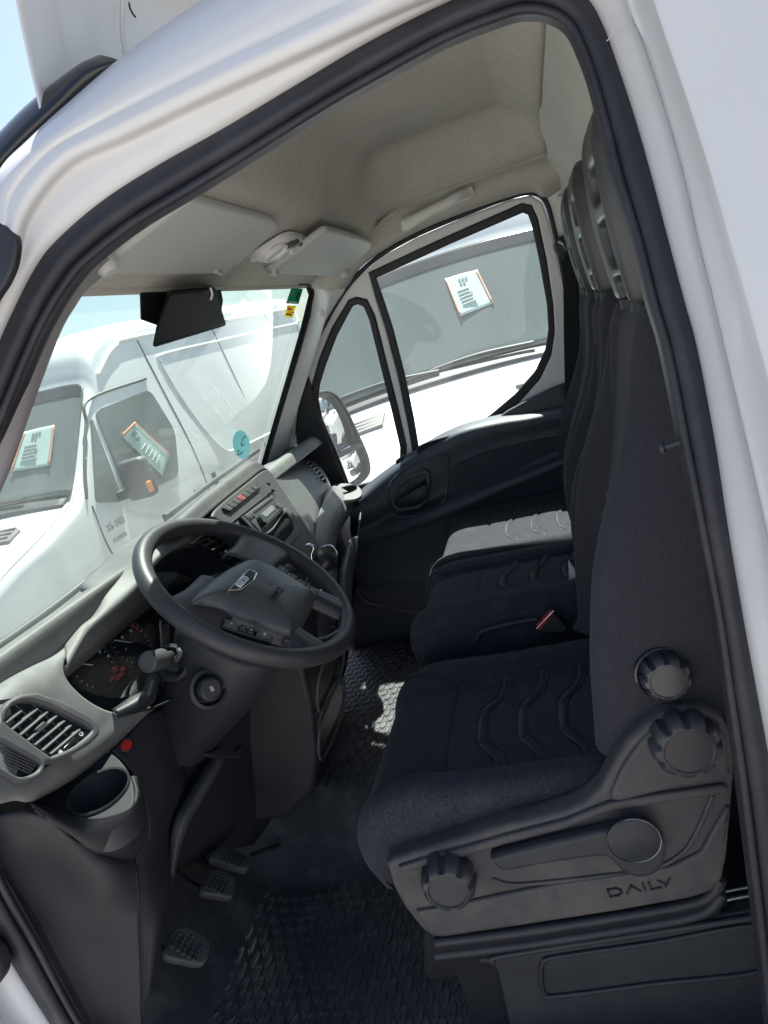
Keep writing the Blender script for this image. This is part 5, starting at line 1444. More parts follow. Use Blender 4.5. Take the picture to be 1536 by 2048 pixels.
# badge: chrome frame, dark field, letters
bd = [(497,1139),(515,1147),(508,1164),(483,1184),(452,1185)]
plate('badge_frame', [hs(*p, 0.037) for p in bd], M_CHROME, sw, plane=(hc_ + WN * 0.037, WN), thick=0.010, bev=0.002, toward=WN, lift=0.003)
bf = [(497,1142),(511,1148),(505,1162),(482,1180),(460,1181)]
plate('badge_field', [hs(*p, 0.037) for p in bf], mat('badge_field', (0.02, 0.022, 0.026), 0.2), sw, plane=(hc_ + WN * 0.037, WN), thick=0.010, bev=0.001, toward=WN, lift=0.0038)
text('badge_letters', 'IVECO', hs(485.5, 1163.5, 0.0425), WN, hs(500, 1150, .04) - hs(468, 1182, .04), 0.0175, mat('badge_silver', (0.72, 0.73, 0.75), 0.3), sw, ext=0.0014, squash=0.86)
ab = [(557.5,1174),(567,1180),(547,1203),(537.5,1199)]
tube('airbag_frame', [hs(*p, 0.0412) for p in ab], 0.0010, M_INK, sw, n=6, closed=True)
text('airbag_letters', 'AIRBAG', hs(552, 1189, 0.0412), WN, hs(562, 1177, .03) - hs(542, 1201, .03), 0.010, M_INK, sw, ext=0.0006, squash=0.85)

# ================================================================== steering column, stalks, starter
sc_ = thing('steering_column', (0.425, 0.80, 1.2), 'black steering column shroud below the wheel with stalk and starter switch', 'steering column')
def col_ring(d, rx, ry, cy=0.0):
    c = WC - WN * d + WB * cy
    return [c + WA * (rx * math.copysign(abs(math.cos(t)) ** 0.8, math.cos(t))) + WB * (ry * math.copysign(abs(math.sin(t)) ** 0.8, math.sin(t))) for t in [2 * math.pi * k / 24 for k in range(24)]]
patch('column_collar', [col_ring(0.02, 0.075, 0.07), col_ring(0.045, 0.098, 0.092), col_ring(0.075, 0.105, 0.098), col_ring(0.085, 0.10, 0.094)], M_BLACK, sc_, nu=72, nv=14, closed=True)
patch('column_shroud', [col_ring(0.080, 0.092, 0.085, -0.01), col_ring(0.087, 0.112, 0.108, -0.016), col_ring(0.11, 0.118, 0.112, -0.016), col_ring(0.17, 0.112, 0.105, -0.018), col_ring(0.27, 0.095, 0.09, -0.01), col_ring(0.40, 0.075, 0.07, 0.0)], M_BLACK, sc_, nu=72, nv=24, closed=True)
st0 = at(345, 1312, x=0.33)
st1 = at(294, 1325, x=0.235)
sdir = (st1 - st0).normalized()
lathe('stalk_socket', [(0.034, -0.004), (0.036, 0.004), (0.030, 0.008), (0.022, 0.002), (0.018, -0.006)], at(345, 1325, x=0.325), sdir, M_BLACK, sc_, n=32)
tube('stalk', [st0 - sdir * 0.02, st0 + (st1 - st0) * 0.3, st0 + (st1 - st0) * 0.55], 0.011, M_BLACK, sc_, n=16)
lathe('stalk_head', [(0.012, -0.062), (0.019, -0.055), (0.0195, -0.006), (0.017, 0.0), (0.014, 0.001), (0.013, -0.001), (0.0, -0.001)], st1, sdir, M_HUB, sc_, n=32)
tube('stalk_hook', [at(352, 1320, x=.315), at(360, 1308, x=.31), at(356, 1298, x=.315)], 0.005, M_GREY, sc_, n=8, res=12)
kk = at(424, 1378, x=0.285)
kdir = V((-0.55, -0.75, 0.15)).normalized()
lathe('starter_socket', [(0.030, -0.035), (0.036, -0.02), (0.037, -0.014), (0.031, -0.012), (0.026, -0.03)], kk, kdir, M_BLACK, sc_, n=36)
lathe('starter_knob', [(0.022, -0.05), (0.0225, -0.004), (0.020, 0.0), (0.017, 0.001), (0.016, -0.0005), (0.0, -0.0005)], kk, kdir, M_BLACK, sc_, n=36)
text('starter_mark', 'II', kk + kdir * 0.0005, kdir, V((0.75, -0.55, 0)), 0.014, M_WHITEPRINT, sc_, ext=0.0003)
plate('adjust_lever', rounded([Y(u, v, .84) for u, v in ((412,1506),(438,1497),(474,1502),(486,1487),(494,1490),(478,1516),(424,1514))], 0.01), M_LOWER, sc_, thick=0.012, bev=0.003)
patch('column_wing', [[Y(226,1424,.862), Y(262,1398,.85), Y(288,1385,.835), Y(297,1360,.82), Y(306,1345,.815)], [Y(232,1428,.85), Y(270,1412,.835), Y(296,1392,.825), Y(305,1366,.812), Y(312,1348,.81)], [Y(236,1432,.87), Y(276,1420,.86), Y(304,1400,.85), Y(314,1370,.84), Y(318,1350,.84)]], M_BLACK, sc_, nu=24, nv=10, thick=0.005)

# ================================================================== pedals
def pedal(label, pts, y_, nrm, cat='pedal', ribs=5, arm_to=None):
    pr = thing('pedal', at(*pts[0], y=y_), label, cat)
    c0 = at(sum(p[0] for p in pts) / len(pts), sum(p[1] for p in pts) / len(pts), y=y_)
    nrm = V(nrm).normalized()
    q = [on(u, v, c0, nrm) for u, v in pts]
    plate('pedal_pad', cr(q, 40, True), M_MAT, pr, plane=(c0, nrm), thick=0.022, bev=0.005, toward=nrm)
    cx = V((1, 0, 0)); cyv = nrm.cross(cx).normalized()
    w = max((p - c0).dot(cx) for p in q) - 0.008
    h = max((p - c0).dot(cyv) for p in q) - 0.008
    for i in range(ribs):
        for j in range(ribs if ribs < 6 else 1):
            if ribs < 6:
                b = c0 + cx * lerp(-w * 0.8, w * 0.8, i / (ribs - 1)) + cyv * lerp(-h * 0.8, h * 0.8, j / (ribs - 1)) + nrm * 0.001
                box('tread_block', b, (w * 0.32, h * 0.3, 0.006), M_MAT, pr, bev=0.001, rot=Matrix((cx, cyv, nrm)).transposed(), seg=1)
            else:
                b = c0 + cyv * lerp(-h * 0.85, h * 0.85, i / (ribs - 1)) + nrm * 0.001
                box('tread_rib', b, (w * 1.7, h * 0.12, 0.006), M_MAT, pr, bev=0.001, rot=Matrix((cx, cyv, nrm)).transposed(), seg=1)
    tube('pedal_arm', [c0 - nrm * 0.012, c0 - nrm * 0.05 + V((0, 0.05, 0.04)), c0 + V((arm_to or 0.0, 0.16, 0.26))], 0.009, M_DARK, pr, n=8, res=14)
    return pr
pedal('black rubber clutch pedal, lowest and nearest the door', ((350,1855),(378,1853),(415,1873),(422,1893),(408,1926),(366,1922),(331,1911),(336,1880)), 0.97, (-0.15, -0.72, 0.68), arm_to=0.02)
pedal('black rubber brake pedal between the clutch and the accelerator', ((426,1737),(450,1740),(472,1760),(465,1792),(436,1790),(401,1782),(410,1755)), 0.98, (-0.15, -0.62, 0.78), arm_to=-0.05)
pedal('ribbed black accelerator pedal, farthest from the door', ((430,1700),(465,1697),(500,1717),(492,1737),(460,1730),(421,1717)), 0.985, (-0.1, -0.55, 0.83), ribs=7, arm_to=0.0)
tube('accelerator_rod', [at(500, 1712, x=.66), at(530, 1700, x=.70), at(558, 1690, x=.74)], 0.006, M_BLACK, van, n=8, res=10)
# scrap of paper on the mat
scrap = plate('paper_scrap', [at(u, v, z=FZ + 0.006) for u, v in ((380, 1952), (396, 1949), (398, 1955), (390, 1957), (382, 1957))], mat('cream_paper', (0.7, 0.66, 0.55), 0.8), None, thick=0.001, bev=0.0, toward=(0, 0, 1))
props(scrap, 'tiny cream scrap of paper on the black mat below the clutch pedal', 'paper scrap')

# ================================================================== things on the ceiling and glass
VZ0, VZN = V((0.0, 0.66, 2.078)), V((0, 0.33, 1.0)).normalized()
def vz(u, v, drop=0.0): return on(u, v, VZ0 - VZN * drop, VZN)
def visor(label, pts, clip, hinge, low=0.0):
    def vz(u, v, drop=0.0): return on(u, v, VZ0 - VZN * (drop + low), VZN)
    o = thing('sun_visor', vz(*pts[0]), label, 'sun visor')
    plate('visor_panel', cr([vz(*p) for p in pts], 64, True), M_VISOR, o, plane=(VZ0 - VZN * low, VZN), thick=0.020, bev=0.008, bres=3, toward=(0, 0, -1), lift=0.004)
    c = vz(*clip, 0.008)
    lathe('visor_clip', [(0.016, -0.01), (0.017, 0.004), (0.012, 0.012), (0.0, 0.013)], c, -VZN, M_VISOR, o, n=24)
    h = vz(*hinge, 0.004)
    tube('visor_pivot', [h, h + V((0.035, 0.006, -0.004)), h + V((0.05, 0.02, 0.004))], 0.006, M_VISOR, o, n=8, res=12)
    return o
visor('large grey driver sun visor folded up against the headliner', ((212,547),(204,538),(216,522),(300,455),(372,402),(392,398),(460,417),(540,438),(553,446),(549,458),(500,505),(452,542),(438,547),(330,549)), (213, 531), (430, 541))
visor('smaller grey passenger sun visor beyond the ceiling lamp', ((536,546),(548,538),(600,500),(648,464),(664,461),(700,470),(738,482),(743,490),(732,504),(700,536),(688,550),(660,552),(600,549)), (690, 545), (547, 543), 0.022)
lamp = thing('ceiling_lamp', vz(560, 500), 'pale ceiling lamp console with round switches between the sun visors', 'ceiling lamp')
lo = [vz(*p, 0.006) for p in ((502,519),(520,512),(580,476),(614,480),(612,488),(562,522),(540,526))]
plate('lamp_base', cr(lo, 50, True), M_TRIM, lamp, plane=(VZ0 - VZN * 0.006, VZN), thick=0.022, bev=0.006, toward=(0, 0, -1), lift=0.004)
for (u, v, r) in ((551, 505, 0.030), (568, 508, 0.026)):
    lathe('lamp_lens', [(r, -0.004), (r, 0.004), (r * 0.86, 0.006), (r * 0.8, 0.001), (0.0, 0.001)], vz(u, v, 0.012), -VZN, M_TRIM, lamp, n=32)
for (u, v) in ((580, 488), (590, 484), (602, 489)):
    lathe('lamp_switch', [(0.010, -0.002), (0.010, 0.004), (0.007, 0.007), (0.0, 0.007)], vz(u, v, 0.012), -VZN, M_GREY, lamp, n=20)
# grab handle
gh = thing('grab_handle', far(870, 420), 'pale grey grab handle above the far window', 'grab handle')
gp = [far(u, v, -0.16) for u, v in ((806,446),(826,438),(850,424),(875,412),(900,400),(922,386),(942,380))]
tube('handle_bar', [far(815, 446, -0.14), far(838, 434, -0.17), far(862, 421, -0.175), far(890, 408, -0.175), far(912, 396, -0.17), far(934, 386, -0.14)], lambda t: 0.013 + 0.005 * abs(2 * t - 1) ** 2, mat('handle_grey', (0.70, 0.70, 0.69), 0.45), gh, n=14, res=40, flat=0.8)
for pts in (((802,440),(818,432),(832,434),(832,446),(818,460),(804,462)), ((910,388),(922,378),(940,372),(948,378),(946,390),(930,400),(914,404))):
    q = [far(u, v, -0.145) for u, v in pts]
    plate('handle_foot', cr(q, 30, True), MATS['handle_grey'], gh, thick=0.03, bev=0.008)
# sensor and mirror housing behind the glass
mh = thing('mirror_housing', ws(370, 620), 'black sensor and mirror housing at the top of the windshield', 'mirror housing')
plate('printed_patch', [ws(u, v, -0.004) for u, v in ((282,578),(440,570),(446,600),(440,650),(318,660),(318,652),(284,640))], M_DARK, mh, plane=(WS0 - WSN * 0.004, WSN), thick=0.003, bev=0.0)
f0 = [ws(u, v, -0.012) for u, v in ((335,580),(430,573),(440,640),(440,655),(308,690),(318,640))]
f1 = [ws(u, v, -0.075) for u, v in ((340,584),(430,572),(448,632),(455,650),(304,697),(312,655))]
bmh = mk('housing_body', f0 + f1, [(0, 1, 2, 3, 4, 5), (11, 10, 9, 8, 7, 6)] + [(i, (i + 1) % 6, 6 + (i + 1) % 6, 6 + i) for i in range(6)], mat('housing_black', (0.006, 0.007, 0.010), 0.6, spec=0.12), mh, angle=30)
bevel(bmh, 0.008, 3, 25)
tube('housing_clip', [ws(420, 575, -0.08), ws(424, 588, -0.085), ws(420, 600, -0.085)], 0.003, M_STEEL, mh, n=6)
# stickers on the glass
def sticker(label, pts, m, lines=(), cat='sticker', name='windshield_sticker'):
    o = thing(name, ws(*pts[0]), label, cat)
    plate('sticker_film', [ws(u, v, -0.002) for u, v in pts], m, o, plane=(WS0 - WSN * 0.002, WSN), thick=0.0006, bev=0.0)
    for (u0, v0, u1, v1, w, mm) in lines:
        tube('sticker_mark', [ws(u0, v0, -0.0035), ws(u1, v1, -0.0035)], w, mm, o, n=6)
    return o
sticker('green square sticker in the top far corner of the windshield', ((583,576),(606,578),(597,608),(572,607)), film('green_film', (0.05, 0.42, 0.24)), ((584,590,588,582,0.003,M_PRINT),(592,600,598,585,0.003,M_INK),(578,604,592,605,0.002,M_WHITEPRINT)))
sticker('yellow sticker just below the green one', ((575,611),(592,612),(586,635),(570,634)), film('yellow_film', (0.85, 0.70, 0.03)), ((576,618,583,619,0.004,M_RED),(573,628,583,630,0.003,M_INK),(578,624,588,625,0.002,M_RED)))
rsn = thing('windshield_sticker', ws(482, 890), 'round pale blue vehicle label with letter C low on the windshield', 'sticker')
RS = ws(483, 890, -0.002)
rpts = [on(483 + 16 * math.cos(t) + 6 * math.sin(t), 889 - 6 * math.cos(t) * 0.9 + 28 * math.sin(t), WS0 - WSN * 0.002, WSN) for t in [2 * math.pi * k / 40 for k in range(40)]]
plate('sticker_film', rpts, film('cyan_film', (0.42, 0.68, 0.70)), rsn, plane=(WS0 - WSN * 0.002, WSN), thick=0.0006, bev=0.0)
text('sticker_letter', 'C', ws(486, 884, -0.0032), -WSN, (1, 0, 0), 0.045, M_INK, rsn, ext=0.0002)
for (u, v) in ((477, 902), (480, 908), (484, 905), (476, 909)):
    box('code_block', ws(u, v, -0.0034), (0.010, 0.006, 0.0006), M_INK, rsn, bev=0, rot=Matrix((V((1, 0, 0)), WSN.cross(V((1, 0, 0))), WSN)).transposed())
# wipers resting outside
for (a, b, c, lab) in (((-40,1318),(120,1204),(262,1090),'near windshield wiper lying along the base of the glass'), ((330,1034),(420,968),(516,900),'far windshield wiper lying along the base of the glass')):
    w_ = thing('wiper', ws(*b, 0.03), lab, 'wiper')
    tube('wiper_blade', [ws(*a, 0.025), ws(*b, 0.028), ws(*c, 0.025)], 0.008, M_BLACK, w_, n=8, res=30)
    tube('wiper_arm', [ws(a[0], a[1] + 6, 0.035), ws(b[0], b[1] + 2, 0.045), ws(*mix2(b, c, 0.3), 0.036)], 0.005, M_BLACK, w_, n=8, res=24)

# ================================================================== far outside mirror
MP0 = at(690, 880, x=2.02)
MPN = V((-0.414, -0.910, -0.03)).normalized()
def mp(u, v, lift=0.0): return on(u, v, MP0 + MPN * lift, MPN)
wm = thing('wing_mirror', MP0, 'black double wing mirror outside the far quarter window, showing parked vans', 'wing mirror')
ho = [mp(*p) for p in ((634,786),(645,781),(658,782),(676,794),(696,826),(711,858),(727,892),(736,916),(739,943),(728,960),(708,976),(690,980),(672,938),(655,892),(641,850),(632,815))]
g1 = [mp(*p) for p in ((636,795),(649,791),(662,797),(679,818),(697,857),(703,877),(700,885),(671,899),(660,884),(647,853),(637,828))]
g2 = [mp(*p) for p in ((671,913),(716,891),(727,906),(732,935),(729,953),(704,972),(692,972),(678,935))]
plate('mirror_shell', cr(ho, 70, True), M_BLACK, wm, plane=(MP0, MPN), holes=[cr(g1, 50, True), cr(g2, 50, True)], thick=0.05, bev=0.008, bres=3, lift=0.01)
patch('mirror_back', [[p + MPN * -0.03 for p in cr(ho, 40, True)], [MP0 + (p - MP0) * 0.9 + MPN * -0.08 for p in cr(ho, 40, True)], [MP0 + (p - MP0) * 0.1 + MPN * -0.10 for p in cr(ho, 40, True)]], M_BLACK, wm, nu=60, nv=10, closed=True)
def convex(name, pts, n, R):                                   # a domed looking glass
    pts = cr(pts, 60, True)
    c = sum(pts, V()) / len(pts)
    rings = []
    for k in (1.0, 0.85, 0.65, 0.45, 0.25, 0.02):
        rings.append([c + (p - c) * k - n * (((p - c).length * k) ** 2 / (2 * R)) + n * 0.006 for p in pts])
    return patch(name, rings, M_MIRROR, wm, nu=60, nv=6, closed=True, linear=True)
convex('mirror_glass', [mp(u, v, -0.012) for u, v in ((633,790),(650,786),(665,793),(683,818),(701,857),(707,878),(702,889),(670,904),(656,886),(643,853),(633,828))], MPN, 0.8)
g2c = mp(703, 932, -0.012)
N2 = V((-0.45, -0.89, -0.06)).normalized()
convex('wide_glass', [on(u, v, g2c, N2) for u, v in ((667,912),(718,887),(731,906),(736,935),(732,956),(705,976),(689,976),(674,935))], N2, 0.30)
tube('mirror_arm', [mp(640, 990, -0.05), mp(690, 985, -0.05), mp(730, 990, -0.03)], 0.02, M_BLACK, wm, n=10, res=12)

# ================================================================== vans parked outside, noses towards us
M_VPAINT = mat('van_paint', (0.68, 0.69, 0.69), 0.38, coat=0.08, vary=(0.8, 0.03), dust=(2.0, 0.5, 0.8, (0.6, 0.58, 0.54), 0.2))
M_VTRIM = mat('bumper_grey', (0.055, 0.056, 0.06), 0.6)
M_TYRE = mat('tyre', (0.02, 0.02, 0.02), 0.8)
M_LAMP = mat('lamp_glass', (0.45, 0.47, 0.5), 0.08, metal=0.5)
M_AMBER = mat('amber', (0.8, 0.22, 0.02), 0.3)
def streak_glass():
    m = mat('parked_glass', (0.055, 0.065, 0.068), 0.06, spec=0.6)
    nt = m.node_tree
    b = nt.nodes['Principled BSDF']
    tc = nt.nodes.new('ShaderNodeTexCoord')
    mp_ = nt.nodes.new('ShaderNodeMapping')
    mp_.inputs['Scale'].default_value = (3.0, 34.0, 2.6)
    n = nt.nodes.new('ShaderNodeTexNoise')
    n.inputs['Scale'].default_value = 2.2
    n.inputs['Detail'].default_value = 5.0
    nt.links.new(tc.outputs['Object'], mp_.inputs[0])
    nt.links.new(mp_.outputs[0], n.inputs['Vector'])
    r = nt.nodes.new('ShaderNodeValToRGB')
    r.color_ramp.elements[0].position = 0.35
    r.color_ramp.elements[0].color = (0.112, 0.133, 0.129, 1)
    r.color_ramp.elements[1].position = 0.75
    r.color_ramp.elements[1].color = (0.124, 0.146, 0.142, 1)
    nt.links.new(n.outputs[0], r.inputs[0])
    nt.links.new(r.outputs[0], b.inputs['Base Color'])
    return m
M_PGLASS = streak_glass()
def hw(z):
    return 1.0 - 0.13 * max(0.0, (z - 1.3) / 1.2)
PROF = [(0.0, 0.92), (0.02, 1.0), (0.08, 1.10), (0.22, 1.20), (0.45, 1.30), (0.70, 1.38), (0.88, 1.43), (0.95, 1.47), (1.10, 1.63), (1.30, 1.85), (1.50, 2.07), (1.62, 2.20), (1.68, 2.30), (1.76, 2.42), (1.90, 2.52), (2.2, 2.58), (2.9, 2.62), (4.5, 2.64), (5.9, 2.63), (6.0, 2.58)]
def plan(l):
    return 0.80 + 0.20 * sm(-0.15, 0.55, l)
def build_van():
    v = bpy.data.objects.new('parked_van', None)
    COL.objects.link(v)
    rows = []
    for (l, zt) in PROF:
        s = plan(l)
        r = 0.10 if l < 1.0 else 0.16
        pts = []
        half = [(0.94 * s, 0.38), (0.985 * s, 0.55), (1.0 * s, 0.75)]
        zs = zt - r
        for f in (0.35, 0.7, 1.0):
            z = lerp(0.75, zs, f)
            half.append((hw(z) * s, z))
        for a in (30, 60, 90):
            an = math.radians(a)
            half.append((hw(zs) * s - r * (1 - math.cos(an)), zs + r * math.sin(an)))
        half.append((0.45 * s, zt + 0.035))
        half.append((0.0, zt + 0.045))
        full = [Vector((l, -w, z)) for (w, z) in half] + [Vector((l, w, z)) for (w, z) in half[-2::-1]]
        rows.append(full)
    nose = [Vector((-0.01, p.y * 0.9, max(0.42, p.z * 0.96))) for p in rows[0]]
    tail = rows[-1]
    o = patch('body', [nose] + rows, M_VPAINT, v, nu=70, nv=90)
    cv = [Vector(p) for p in nose]
    mk('nose_panel', [Vector((-0.012, p.y, p.z)) for p in nose], [tuple(range(len(nose)))], M_VPAINT, v, smooth=False)
    mk('tail_panel', [Vector(p) for p in tail], [tuple(range(len(tail)))], M_VPAINT, v, smooth=False)
    # bumper, grille, headlights
    bm_ = box('bumper', (0.10, 0, 0.58), (0.30, 1.86, 0.36), M_VTRIM, v, bev=0.06, seg=4)
    box('grille', (-0.015, 0, 0.88), (0.05, 0.9, 0.20), M_GLOSS, v, bev=0.02)
    for k in range(3):
        box('grille_bar', (-0.045, 0, 0.82 + 0.06 * k), (0.012, 0.84, 0.016), M_VTRIM, v, bev=0.004)
    text('nose_badge', 'IVECO', Vector((-0.045, 0, 1.02)), (-1, 0, 0.1), (0, -1, 0), 0.13, M_PRINT, v, ext=0.01)
    for s in (-1, 1):
        hl = [Vector((x, s * y, z)) for x, y, z in ((-0.015, 0.50, 0.84), (-0.005, 0.50, 1.0), (0.05, 0.66, 1.07), (0.14, 0.82, 1.09), (0.13, 0.84, 0.92), (0.04, 0.78, 0.83))]
        plate('headlight', hl, M_LAMP, v, thick=0.06, bev=0.01, toward=(-1, s * 0.6, 0.1), lift=0.03, res=40)
        lathe('lamp_bulb', [(0.06, 0.0), (0.055, 0.02), (0.0, 0.03)], Vector((0.0, s * 0.66, 0.94)), Vector((-1, s * 0.3, 0)), M_CHROME, v, n=24)
    # hood vents
    for s in (-1, 1):
        hv = [Vector((l, s * y, 0.0)) for l, y in ((0.50, 0.40), (0.50, 0.72), (0.62, 0.72), (0.66, 0.66), (0.66, 0.40))]
        for p in hv:
            p.z = 1.30 + 0.32 * (p.x - 0.45) + 0.050 * (1 - (abs(p.y) / 0.9) ** 2) + 0.012
        plate('hood_vent', hv, mat('vent_grey', (0.14, 0.135, 0.13), 0.6), v, thick=0.02, bev=0.006, toward=(-0.3, 0, 1), lift=0.008)
        for k in range(3):
            l = 0.535 + 0.045 * k
            z = 1.30 + 0.32 * (l - 0.45) + 0.035 + 0.012
            tube('hood_vent_slat', [Vector((l, s * 0.43, z + 0.004)), Vector((l, s * 0.68, z - 0.004))], 0.008, M_VTRIM, v, n=6)
    # windshield and its scuttle
    def body_z(l, y):
        zt = next((lerp(z0, z1, (l - l0) / (l1 - l0)) for (l0, z0), (l1, z1) in zip(PROF, PROF[1:]) if l0 <= l <= l1), 2.6)
        r = 0.10 if l < 1.0 else 0.16
        zs = zt - r
        flat = hw(zs) * plan(l) - r
        if y <= flat:
            return zt + 0.045 * (1 - (y / flat) ** 2)
        return zs + math.sqrt(max(0.0, r * r - (y - flat) ** 2))
    wsr = []
    for k in range(9):
        f = k / 8
        l = lerp(0.965, 1.605, f)
        w = lerp(0.925, 0.86, f)
        wsr.append([Vector((l - 0.016, q * w, body_z(l, abs(q) * w) + 0.012)) for q in (-1, -0.97, -0.92, -0.84, -0.6, -0.3, 0, 0.3, 0.6, 0.84, 0.92, 0.97, 1)])
    patch('windshield', wsr, M_PGLASS, v, nu=60, nv=24, thick=0.012, off=0)
    band = []
    for k in range(4):
        l = lerp(1.525, 1.607, k / 3)
        w = lerp(0.862, 0.85, k / 3)
        band.append([Vector((l - 0.018, q * w, body_z(l, abs(q) * w) + 0.021)) for q in (-1, -0.9, -0.6, -0.3, 0, 0.3, 0.6, 0.9, 1)])
    patch('shade_band', band, mat('shade_film', (0.035, 0.04, 0.042), 0.12), v, nu=40, nv=8, thick=0.003, off=0)
    rm = [Vector((1.40 + dl, y, body_z(1.40 + dl, abs(y)) + 0.022)) for dl, y in ((0.16, -0.10), (0.16, 0.10), (0.06, 0.15), (0.0, 0.13), (-0.02, 0.0), (0.0, -0.13), (0.06, -0.15))]
    plate('mirror_mount', rounded(rm, 0.03), mat('shade_film', (0.035, 0.04, 0.042), 0.12), v, thick=0.004, bev=0.001, toward=(-1, 0, 1))
    sct = [[Vector((l, q * 0.90, z + 0.046 * (1 - q * q) - 0.01 * abs(q) ** 6)) for q in (-1, -0.5, 0, 0.5, 1)] for l, z in ((0.86, 1.440), (0.915, 1.470), (0.965, 1.490))]
    patch('scuttle', sct, M_VTRIM, v, nu=24, nv=8, thick=0.012, off=0)
    for y0, y1 in ((-0.55, 0.15), (0.05, 0.75)):
        tube('wiper', [Vector((0.93, y0, 1.545)), Vector((0.95, (y0 + y1) / 2, 1.570)), Vector((0.97, y1, 1.555))], 0.011, M_VTRIM, v, n=6, res=14)
    # sides: windows, mirrors, shut lines, pressed panel, wheels
    for s in (-1, 1):
        def sp_(l, z, off=0.012): return Vector((l, s * (hw(z) * plan(l) + off), z))
        tw = (0, s, 0.1)
        dw = [sp_(*p) for p in ((1.50,1.97),(2.27,2.01),(2.34,1.62),(2.10,1.27),(1.40,1.28))]
        plate('door_window', rounded(dw, 0.08), M_PGLASS, v, thick=0.02, bev=0.004, toward=tw, lift=0.004)
        qw_ = [sp_(*p) for p in ((1.44,1.94),(1.33,1.29),(1.06,1.37))]
        plate('quarter_window', rounded(qw_, 0.05), M_PGLASS, v, thick=0.02, bev=0.004, toward=tw, lift=0.004)
        tube('pillar_line', [sp_(1.0, 1.42, 0.004), sp_(1.16, 1.66, 0.004), sp_(1.36, 1.90, 0.004), sp_(1.52, 2.06, 0.004), sp_(2.30, 2.10, 0.004)], 0.012, M_VTRIM, v, n=6, res=30)
        for pts in (((2.44, 2.42), (2.46, 2.0), (2.48, 1.4), (2.46, 0.9), (2.40, 0.5)), ((3.75, 2.48), (3.76, 1.8), (3.76, 1.1), (3.76, 0.5)), ((1.02, 1.36), (1.0, 1.1), (1.05, 0.8)), ((5.1, 2.48), (5.1, 0.6))):
            tube('shut_line', [sp_(l, z, 0.001) for l, z in pts], 0.006, M_INK, v, n=6, res=24)
        tube('drip_rail', [sp_(1.74, 2.22, 0.01), sp_(2.1, 2.40, 0.012), sp_(2.6, 2.45, 0.012), sp_(5.9, 2.47, 0.012)], 0.014, M_VPAINT, v, n=8, res=60)
        pn = [sp_(l, z, 0.003) for l, z in ((2.62, 2.20), (2.7, 2.26), (3.6, 2.27), (5.8, 2.27), (5.85, 2.2), (5.8, 1.2), (4.2, 1.22), (3.2, 1.24), (2.95, 1.30), (2.78, 1.55), (2.66, 1.9))]
        tube('panel_crease', pn, 0.012, M_VPAINT, v, n=8, closed=True, res=110)
        tube('side_moulding', [sp_(1.2, 0.92, 0.01), sp_(2.4, 0.92, 0.01), sp_(5.9, 0.92, 0.01)], 0.03, M_VTRIM, v, n=8, res=40, flat=0.5)
        lathe('arch', [(0.42, -0.05), (0.45, 0.0), (0.45, 0.03), (0.38, 0.035), (0.37, -0.05)], Vector((0.95, s * 0.965, 0.37)), (0, s, 0), M_VTRIM, v, n=36)
        for lx in (0.95, 4.6):
            lathe('tyre', [(0.19, 0.0), (0.33, 0.0), (0.36, -0.03), (0.36, -0.17), (0.33, -0.2), (0.0, -0.2)], Vector((lx, s * 1.005, 0.36)), (0, s, 0), M_TYRE, v, n=36)
            lathe('wheel_rim', [(0.20, -0.01), (0.19, -0.04), (0.10, -0.03), (0.09, 0.0), (0.0, 0.0)], Vector((lx, s * 1.005, 0.36)), (0, s, 0), M_STEEL, v, n=24)
        mr = thing_part = None
        box('mirror_shell', (1.36, s * 1.18, 1.42), (0.12, 0.22, 0.30), M_VTRIM, v, bev=0.04, seg=4)
        box('mirror_arm', (1.32, s * 1.04, 1.34), (0.08, 0.16, 0.07), M_VTRIM, v, bev=0.02)
        box('indicator', (1.30, s * 1.295, 1.35), (0.05, 0.02, 0.08), M_AMBER, v, bev=0.006)
        box('door_handle', (2.32, s * 1.005, 1.08), (0.16, 0.03, 0.05), M_VTRIM, v, bev=0.01)
        box('door_handle', (2.62, s * 1.005, 1.08), (0.05, 0.03, 0.16), M_VTRIM, v, bev=0.01)
    text('side_badge', '35-160', Vector((1.16, -1.006, 1.17)), (0, -1, 0), (1, 0, 0), 0.075, M_PRINT, v, ext=0.004)
    text('side_badge', 'HI-MATIC', Vector((1.16, -1.006, 1.07)), (0, -1, 0), (1, 0, 0), 0.042, M_PRINT, v, ext=0.004)
    tube('roof_trim', [Vector((1.82, -0.70, 2.36)), Vector((2.0, -0.72, 2.46)), Vector((2.25, -0.74, 2.56))], 0.02, M_VTRIM, v, n=6, res=12)
    return v
def copy_van(src, far_away=False):
    c = src.copy()
    COL.objects.link(c)
    for ch in list(src.children):
        if far_away and ch.name.startswith('nose_badge'):
            continue
        k = ch.copy()
        COL.objects.link(k)
        k.parent = c
    return c
v0 = build_van()
G_ROW = 'white vans parked in a row outside'
spots = [((2.75, 4.30, 0.0), math.radians(-5), 'parked white high roof van side-on beyond the windshield, badge on its flank'),
         ((2.95, 0.62, 0.0), 0.0, 'parked white van facing us outside the far side windows, hood glaring in the sun'),
         ((3.2, -3.3, 0.0), 0.0, 'parked white van whose headlight shows in the upper mirror glass'),
         ((3.1, -6.3, 0.0), 0.0, 'second white van along the row, small in the wing mirror glass'),
         ((3.3, -9.3, 0.0), 0.0, 'last parked white van at the end of the row in the wing mirror'),
         ((9.7, 2.5, 0.0), 0.0, 'white van far behind, glimpsed at the top far corner of the windshield')]
pv = []
for i, (loc, rz, lab) in enumerate(spots):
    o = v0 if i == 0 else copy_van(v0, i == 5)
    o.location = loc
    o.rotation_euler = (0, 0, rz)
    props(o, lab, 'van', G_ROW)
    pv.append(o)
